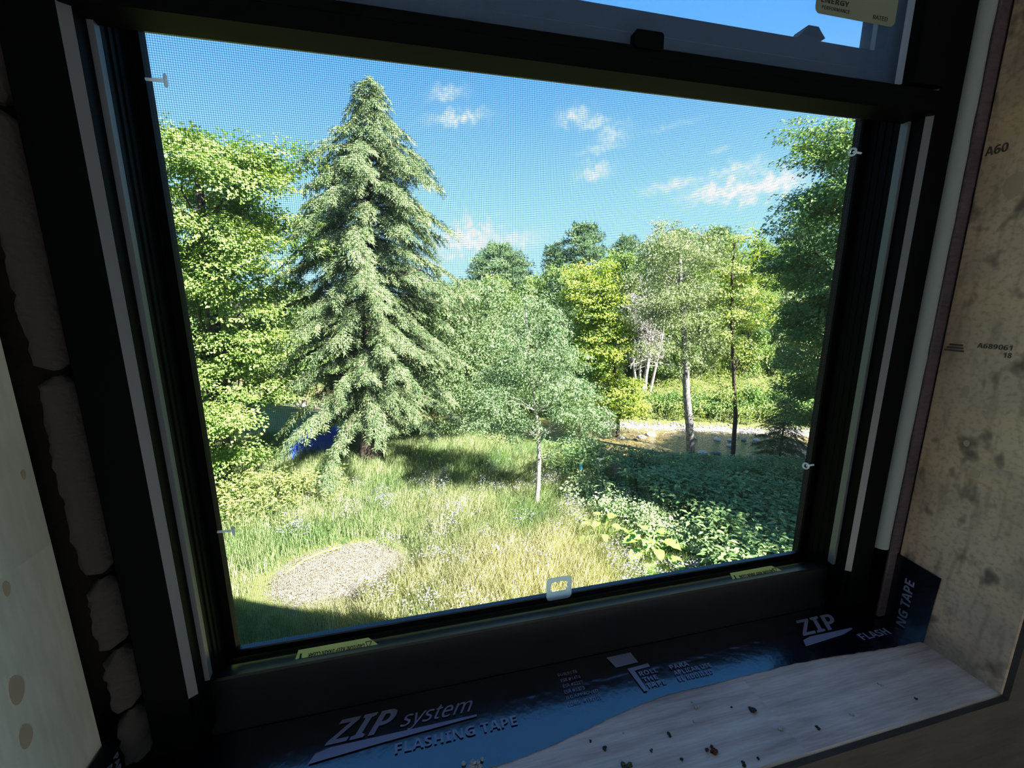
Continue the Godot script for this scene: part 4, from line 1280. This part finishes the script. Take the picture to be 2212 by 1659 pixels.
# ------------------------------------------------------------------ the wild meadow
func meadow() -> void:
	rng.seed = 41
	var zone := noise(61, 0.35, 3)
	var xf := []
	var cols := PackedColorArray()
	var wx := []
	var wc := PackedColorArray()
	var fx := []
	var fc := PackedColorArray()
	var n := 0
	while n < 26000:
		n += 1
		var z := -2.6 - 14.0 * pow(rng.randf(), 0.85)
		var x := rng.randf_range(-0.55, 1.45) * (absf(z) + 1.2)
		var s := bank(x, z)
		if s > -2.2: continue
		var md := Vector2((x + 1.55) / 1.15, (z + 7.25) / 0.85).length()
		var y := ground(x, z)
		var q := zone.get_noise_2d(x, z)
		# dry straw near the middle of the meadow, greener towards the trees
		var dry := clampf(1.05 - Vector2((x - 1.2) / 3.6, (z + 6.5) / 2.6).length() + q * 0.7, 0.0, 1.0)
		var c := Color(0.16, 0.27, 0.10).lerp(Color(0.35, 0.42, 0.21), clampf(0.5 + q, 0.0, 1.0)).lerp(Color(0.56, 0.53, 0.33), dry * 0.8)
		var k := rng.randf_range(0.75, 1.25)
		c = Color(c.r * k, c.g * k, c.b * k)
		var sc := rng.randf_range(0.65, 1.1) * (0.85 + 0.35 * dry)
		if md < 1.0 and rng.randf() < 0.72: continue
		if md < 1.35: sc *= 0.42
		if x < -1.0 and z > -7.6: sc *= 0.6
		if s > -5.5: sc *= 0.55
		elif s > -9.0 and x > 5.5: sc *= 0.8
		var lushness := clampf((x - 4.2) * 0.5 + q, 0.0, 1.0)
		if rng.randf() < lushness * 0.7:
			wx.append(Transform3D(Basis(Vector3.UP, rng.randf() * TAU).scaled(Vector3.ONE * rng.randf_range(0.8, 1.5) * (0.5 if s > -5.5 else (0.68 if s > -9.0 else 1.0))), Vector3(x, y - 0.02, z)))
			wc.append(leaf_tint(Color(0.10, 0.20, 0.07), Color(0.28, 0.38, 0.15)))
		else:
			xf.append(Transform3D(Basis(Vector3.UP, rng.randf() * TAU).scaled(Vector3.ONE * sc), Vector3(x, y - 0.02, z)))
			cols.append(c)
			var fl := zone.get_noise_2d(x * 2.3 + 40.0, z * 2.3)
			if fl > 0.12 and x > -3.2 and x < 5.0 and z > -11.0 and z < -5.0 and (x > -1.5 or z < -8.2) and rng.randf() < 0.33:
				fx.append(Transform3D(Basis(Vector3.UP, rng.randf() * TAU).scaled(Vector3.ONE * rng.randf_range(0.8, 1.4)), Vector3(x, y + 0.55 * sc + 0.08, z)))
				fc.append(tint(Color(0.30, 0.26, 0.42), Color(0.50, 0.46, 0.60)))
	tag(swarm("meadow_grass", S.grass, xf, cols, self), "tall wild meadow grass, green and straw coloured, below the window", "grass")
	tag(swarm("leafy_weeds", S.weed, wx, wc, self), "lush leafy weeds on the shaded right side of the meadow", "weeds")
	tag(swarm("wildflowers", S.flower, fx, fc, self), "pale lavender wildflowers scattered through the meadow grass", "flowers")
	# far bank growth
	xf = []
	cols = PackedColorArray()
	for i in 5000:
		var s := 5.0 + 14.0 * pow(rng.randf(), 1.4)
		var al := rng.randf_range(-14.0, 26.0)
		var p := Vector3(9.2, 0, -16.7) + Vector3(0.923, 0, 0.385) * al + Vector3(0.385, 0, -0.923) * s
		p.y = ground(p.x, p.z) - 0.03
		xf.append(Transform3D(Basis(Vector3.UP, rng.randf() * TAU).scaled(Vector3.ONE * rng.randf_range(0.8, 1.5)), p))
		cols.append(tint(Color(0.15, 0.25, 0.07), Color(0.33, 0.39, 0.14)))
	tag(swarm("bank_grass", S.weed, xf, cols, self), "sunlit yellow-green growth on the far river bank", "grass")

func garden_things() -> void:
	rng.seed = 43
	# heap of dry cut grass
	var o := thing("straw_heap", "low oval heap of pale dry cuttings in the meadow", "heap", Vector3(-1.55, 0, -7.25))
	var mb := MB.new()
	var nz := noise(90, 2.0, 3)
	var rings := 10
	var seg := 36
	for i in rings + 1:
		var r := float(i) / rings
		for j in seg + 1:
			var an := TAU * (j % seg) / seg
			var w := 1.0 + 0.08 * nz.get_noise_2d(cos(an), sin(an))
			mb.vert(Vector3(cos(an) * r * 1.15 * w, 0.20 * (1.0 - r * r) + 0.05 * nz.get_noise_2d(cos(an) * r * 4.0, sin(an) * r * 4.0) * (1.0 - r) - 0.01, sin(an) * r * 0.85 * w), Vector3(cos(an) * r * 0.4, 1, sin(an) * r * 0.4).normalized(), Vector2(r, an))
	for i in rings:
		for j in seg:
			var a := i * (seg + 1) + j
			var b := a + seg + 1
			mb.ix.append_array([a, a + 1, b, b, a + 1, b + 1])
	part("heap_body", mb, M.straw, o)
	var xf := []
	var cols := PackedColorArray()
	for i in 900:
		var an := rng.randf() * TAU
		var r := sqrt(rng.randf())
		xf.append(Transform3D(Basis(Vector3.UP, rng.randf() * TAU), Vector3(cos(an) * r * 1.2, 0.20 * maxf(0.0, 1.0 - r * r), sin(an) * r * 0.9)))
		cols.append(tint(Color(0.27, 0.245, 0.20), Color(0.45, 0.415, 0.36)))
	swarm("cuttings", S.straw, xf, cols, o)
	mb = MB.new()
	mb.tube([Vector3(-1.0, 0.09, -0.10), Vector3(-0.72, 0.16, -0.38), Vector3(-0.40, 0.19, -0.52), Vector3(-0.05, 0.20, -0.60)], [0.022, 0.022, 0.022, 0.022], 8)
	var hose := part("garden_hose", mb, M.hose, self)
	hose.position = Vector3(-1.55, 0.0, -7.25)
	tag(hose, "short yellow hose lying on the heap of dry cuttings", "hose")
	# blue tarpaulin under the trees
	o = thing("tarpaulin", "blue tarpaulin draped over a pile beneath the maple and spruce", "tarpaulin", Vector3(-3.4, 0, -14.6))
	mb = MB.new()
	var g := 14
	for i in g + 1:
		for j in g + 1:
			var u := i * 2.0 / g - 1.0
			var v := j * 2.0 / g - 1.0
			mb.vert(Vector3(u * 1.1, 0.95 * (1.0 - pow(absf(u), 3.0)) * (1.0 - pow(absf(v), 3.0)) + 0.10 * nz.get_noise_2d(u * 3.0, v * 3.0), v * 0.7), Vector3(u * 0.6, 0.6, v * 0.6 + 0.2).normalized(), Vector2(u, v))
	for i in g:
		for j in g:
			var a := i * (g + 1) + j
			mb.ix.append_array([a, a + g + 1, a + 1, a + 1, a + g + 1, a + g + 2])
	part("sheet", mb, M.tarp, o)
	# posts among the weeds
	o = thing("tee_post", "weathered T-shaped wooden post at the shaded edge of the meadow", "post", Vector3(4.82, 0, -9.42))
	mb = MB.new()
	mb.extrude(chamfered(-0.02, -0.02, 0.02, 0.02, 0.004), Vector3(0, -0.1, 0), Vector3.RIGHT, Vector3(0, 0, 1), Vector3(0, 0.98, 0))
	part("upright", mb, M.stake, o)
	mb = MB.new()
	mb.extrude(chamfered(0.86, -0.022, 0.895, 0.022, 0.004), Vector3(-0.11, 0, 0), Vector3.UP, Vector3(0, 0, 1), Vector3(0.24, 0, 0))
	part("crossbar", mb, M.stake, o)
	o = thing("garden_stake", "thin pale garden stake right of the T-shaped post", "stake", Vector3(5.85, 0, -9.12))
	mb = MB.new()
	mb.tube([Vector3(0, -0.1, 0), Vector3(0.01, 0.68, 0)], [0.018, 0.016], 8)
	part("rod", mb, M.stake, o)
	o = thing("marker_rag", "small turquoise rag on a thin stick left of the T-shaped post", "marker", Vector3(4.28, 0, -9.42))
	mb = MB.new()
	mb.tube([Vector3(0, -0.1, 0), Vector3(0, 0.95, 0)], [0.008, 0.007], 6)
	part("stick", mb, M.stake, o)
	mb = MB.new()
	mb.lump(Vector3(0, 0.72, 0), Vector3(0.05, 0.11, 0.035), 12, 0.15)
	part("rag", mb, M.blue_rag, o)
	# dried dock stalks beside the post
	o = thing("dried_plant", "withered reddish brown plant right beside the T-shaped post", "plant", Vector3(5.25, 0, -9.35))
	mb = MB.new()
	for i in 70:
		var a := rng.randf() * TAU
		mb.leaf(Vector3(rng.randfn() * 0.13, rng.randf_range(0.35, 0.85), rng.randfn() * 0.1), Vector3(cos(a), rng.randf_range(-0.4, 0.6), sin(a)).normalized(), rdir(), rng.randf_range(0.05, 0.11), 0.03)
	part("dry_leaves", mb, mat(Color(0.62, 0.47, 0.40), 0.9), o).set_meta("kind", "stuff")
	mb = MB.new()
	for i in 5:
		mb.tube([Vector3(rng.randfn() * 0.04, -0.05, 0), Vector3(rng.randfn() * 0.12, 0.85, rng.randfn() * 0.1)], [0.008, 0.005], 5)
	part("stalks", mb, M.stake, o)
	# big-leaved burdock near the window
	burdock(Vector3(4.45, 0, -6.15), 15, 0.33, "big-leaved bright green burdock in the sun near the window's lower right", "")
	burdock(Vector3(3.75, 0, -7.0), 11, 0.20, "smaller burdock at the edge of the shade behind the big one", "")
	# leafy bushes along the edge of the shade
	var spots := [[4.5, -7.75, 0.85], [5.0, -7.25, 0.8], [5.35, -6.6, 0.72], [5.75, -5.9, 0.6], [6.3, -5.4, 0.5], [4.2, -8.5, 0.8]]
	var places := ["second from the left", "third from the left", "fourth from the left", "fifth from the left", "rightmost", "leftmost"]
	for i in spots.size():
		var q: Array = spots[i]
		broadleaf("leafy_bush", "pale green leafy bush at the meadow's shade edge, %s" % places[i], "bushes along the shade edge", Vector3(q[0], 0, q[1]), {"r": 0.02, "bark": M.bark, "trunk": up_path(q[2] * 0.7), "flat": 0.8, "pad": 0.26, "sprays": 16, "size": 0.62, "mesh": S.maple,
			"c0": Color(0.17, 0.27, 0.10), "c1": Color(0.38, 0.46, 0.24), "blobs": [[Vector3(0, q[2] * 0.55, 0), Vector3(0.45, q[2] * 0.4, 0.4), 12]]})
	# goldenrod at the foot of the maple
	var gx := []
	var gc := PackedColorArray()
	for i in 230:
		gx.append(Transform3D(Basis(Vector3.UP, rng.randf() * TAU).scaled(Vector3.ONE * rng.randf_range(0.7, 1.25)), Vector3(-4.3 + rng.randfn() * 1.0, rng.randf_range(0.0, 0.1), -10.3 + rng.randfn() * 0.6)))
		gc.append(tint(Color(0.15, 0.25, 0.08), Color(0.35, 0.39, 0.13)))
	tag(swarm("goldenrod", S.weed, gx, gc, self), "yellow-green goldenrod below the left maple", "flowers")

func burdock(p: Vector3, n: int, size: float, label: String, group: String) -> void:
	var o := thing("burdock", label, "plant", p, group)
	for i in n:
		var an := i * 2.39996
		var tiltf := 0.15 + 0.7 * float(i) / n
		var d := Vector3(cos(an), 0.0, sin(an))
		var root := d * 0.05 + Vector3.UP * 0.05
		var at := d * (0.14 + 0.38 * float(i) / n) + Vector3.UP * (0.62 - 0.36 * float(i) / n)
		var mb := MB.new()
		mb.tube([root, root.lerp(at, 0.6) + Vector3.UP * 0.08, at], [0.012, 0.010, 0.008], 5)
		var l := size * rng.randf_range(0.75, 1.1)
		var out := (d + Vector3.UP * (0.35 - tiltf * 0.6)).normalized()
		var s := out.cross(Vector3.UP).normalized()
		var nn := s.cross(out).normalized()
		var rows := 6
		var half := 4
		var start := mb.v.size()
		for a in rows + 1:
			var u := float(a) / rows
			var wid := l * 0.40 * pow(sin(PI * clampf(0.12 + u * 0.88, 0.0, 1.0)), 0.7)
			for b in half * 2 + 1:
				var v := float(b - half) / half
				var wave := 0.035 * l * sin(u * 17.0 + v * 9.0 + i)
				mb.vert(at + out * l * u + s * wid * v + nn * (absf(v) * wid * 0.25 - l * 0.35 * u * u + wave), (nn - s * v * 0.25 + out * (u * 0.5) + s * 0.2 * cos(u * 17.0 + v * 9.0 + i)).normalized(), Vector2(u, v))
		var w := half * 2 + 1
		for a in rows:
			for b in half * 2:
				var q := start + a * w + b
				mb.ix.append_array([q, q + w, q + 1, q + 1, q + w, q + w + 1])
		if not M.has("burdock"):
			M.burdock = mat(Color(0.50, 0.68, 0.30), 0.55, 0.4)
			M.burdock.backlight_enabled = true
			M.burdock.backlight = Color(0.4, 0.5, 0.2)
		part("leaf", mb, M.burdock, o)

# ------------------------------------------------------------------ crumbs on the sill
func sill_debris() -> void:
	rng.seed = 47
	var list := [[0.178, 0.325, 1.0, 0], [0.254, 0.321, 0.9, 0], [0.365, 0.322, 1.5, 0], [0.343, 0.333, 0.6, 0], [0.379, 0.298, 0.9, 2], [0.419, 0.290, 0.8, 0], [0.312, 0.278, 1.0, 0], [0.290, 0.328, 0.7, 2], [0.330, 0.278, 0.7, 0], [0.414, 0.300, 0.6, 2], [0.251, 0.297, 0.8, 0], [0.471, 0.292, 0.7, 2], [0.566, 0.289, 0.6, 0], [0.543, 0.314, 0.8, 2], [0.225, 0.312, 0.6, 0], [0.205, 0.335, 0.5, 2], [0.167, 0.336, 0.5, 0]]
	list.sort_custom(func(a, b): return a[0] / a[1] < b[0] / b[1])
	var n := 0
	var seen := [0, 0]
	for q in list:
		var mb := MB.new()
		var r: float = 0.0016 * q[2]
		for k in 3:
			mb.lump(Vector3(rng.randfn(), 0.2, rng.randfn()) * r * 0.8, Vector3(r * rng.randf_range(0.7, 1.5), r * 0.7, r), 300 + n * 3 + k, 0.35)
		var dark: bool = q[3] == 0
		var o := part("debris_crumb", mb, M.crumb if dark else M.crumb_pale, self)
		o.position = Vector3(q[0], SY + r * 0.5, z_of(q[1]))
		tag(o, "tiny %s crumb of debris on the wooden sill, %s" % ["dark" if dark else "pale", NTH[seen[0 if dark else 1]]], "crumb", "dark crumbs on the sill" if dark else "pale crumbs on the sill")
		seen[0 if dark else 1] += 1
		n += 1
	for q in [[Vector3(0.289, SY, z_of(0.296)), M.crumb_red, 0.0028, "reddish brown clot of debris on the wooden sill", 8], [Vector3(0.302, SY, z_of(0.343)), M.crumb_pale, 0.0022, "pale round pebble on the sill just off the tape edge", 3], [Vector3(0.040, SY + 0.0005, z_of(0.341)), M.crumb_pale, 0.0032, "grey fluffy pile of crumbs at the tape edge, bottom of the view", 16], [Vector3(0.194, SY, z_of(0.304)), mat(Color(0.34, 0.33, 0.22), 0.95), 0.0034, "mossy olive clump of debris at the sill's bottom edge", 12]]:
		var mb := MB.new()
		for k in int(q[4]):
			var r: float = q[2] * rng.randf_range(0.4, 0.8)
			mb.lump(Vector3(rng.randfn() * q[2], r * 0.6 + rng.randf() * q[2] * 0.5, rng.randfn() * q[2] * 0.7), Vector3(r, r * 0.8, r * 0.9), 500 + n * 20 + k, 0.4)
		var o := part("debris_clump", mb, q[1], self)
		o.position = q[0]
		tag(o, q[3], "debris")
		n += 1
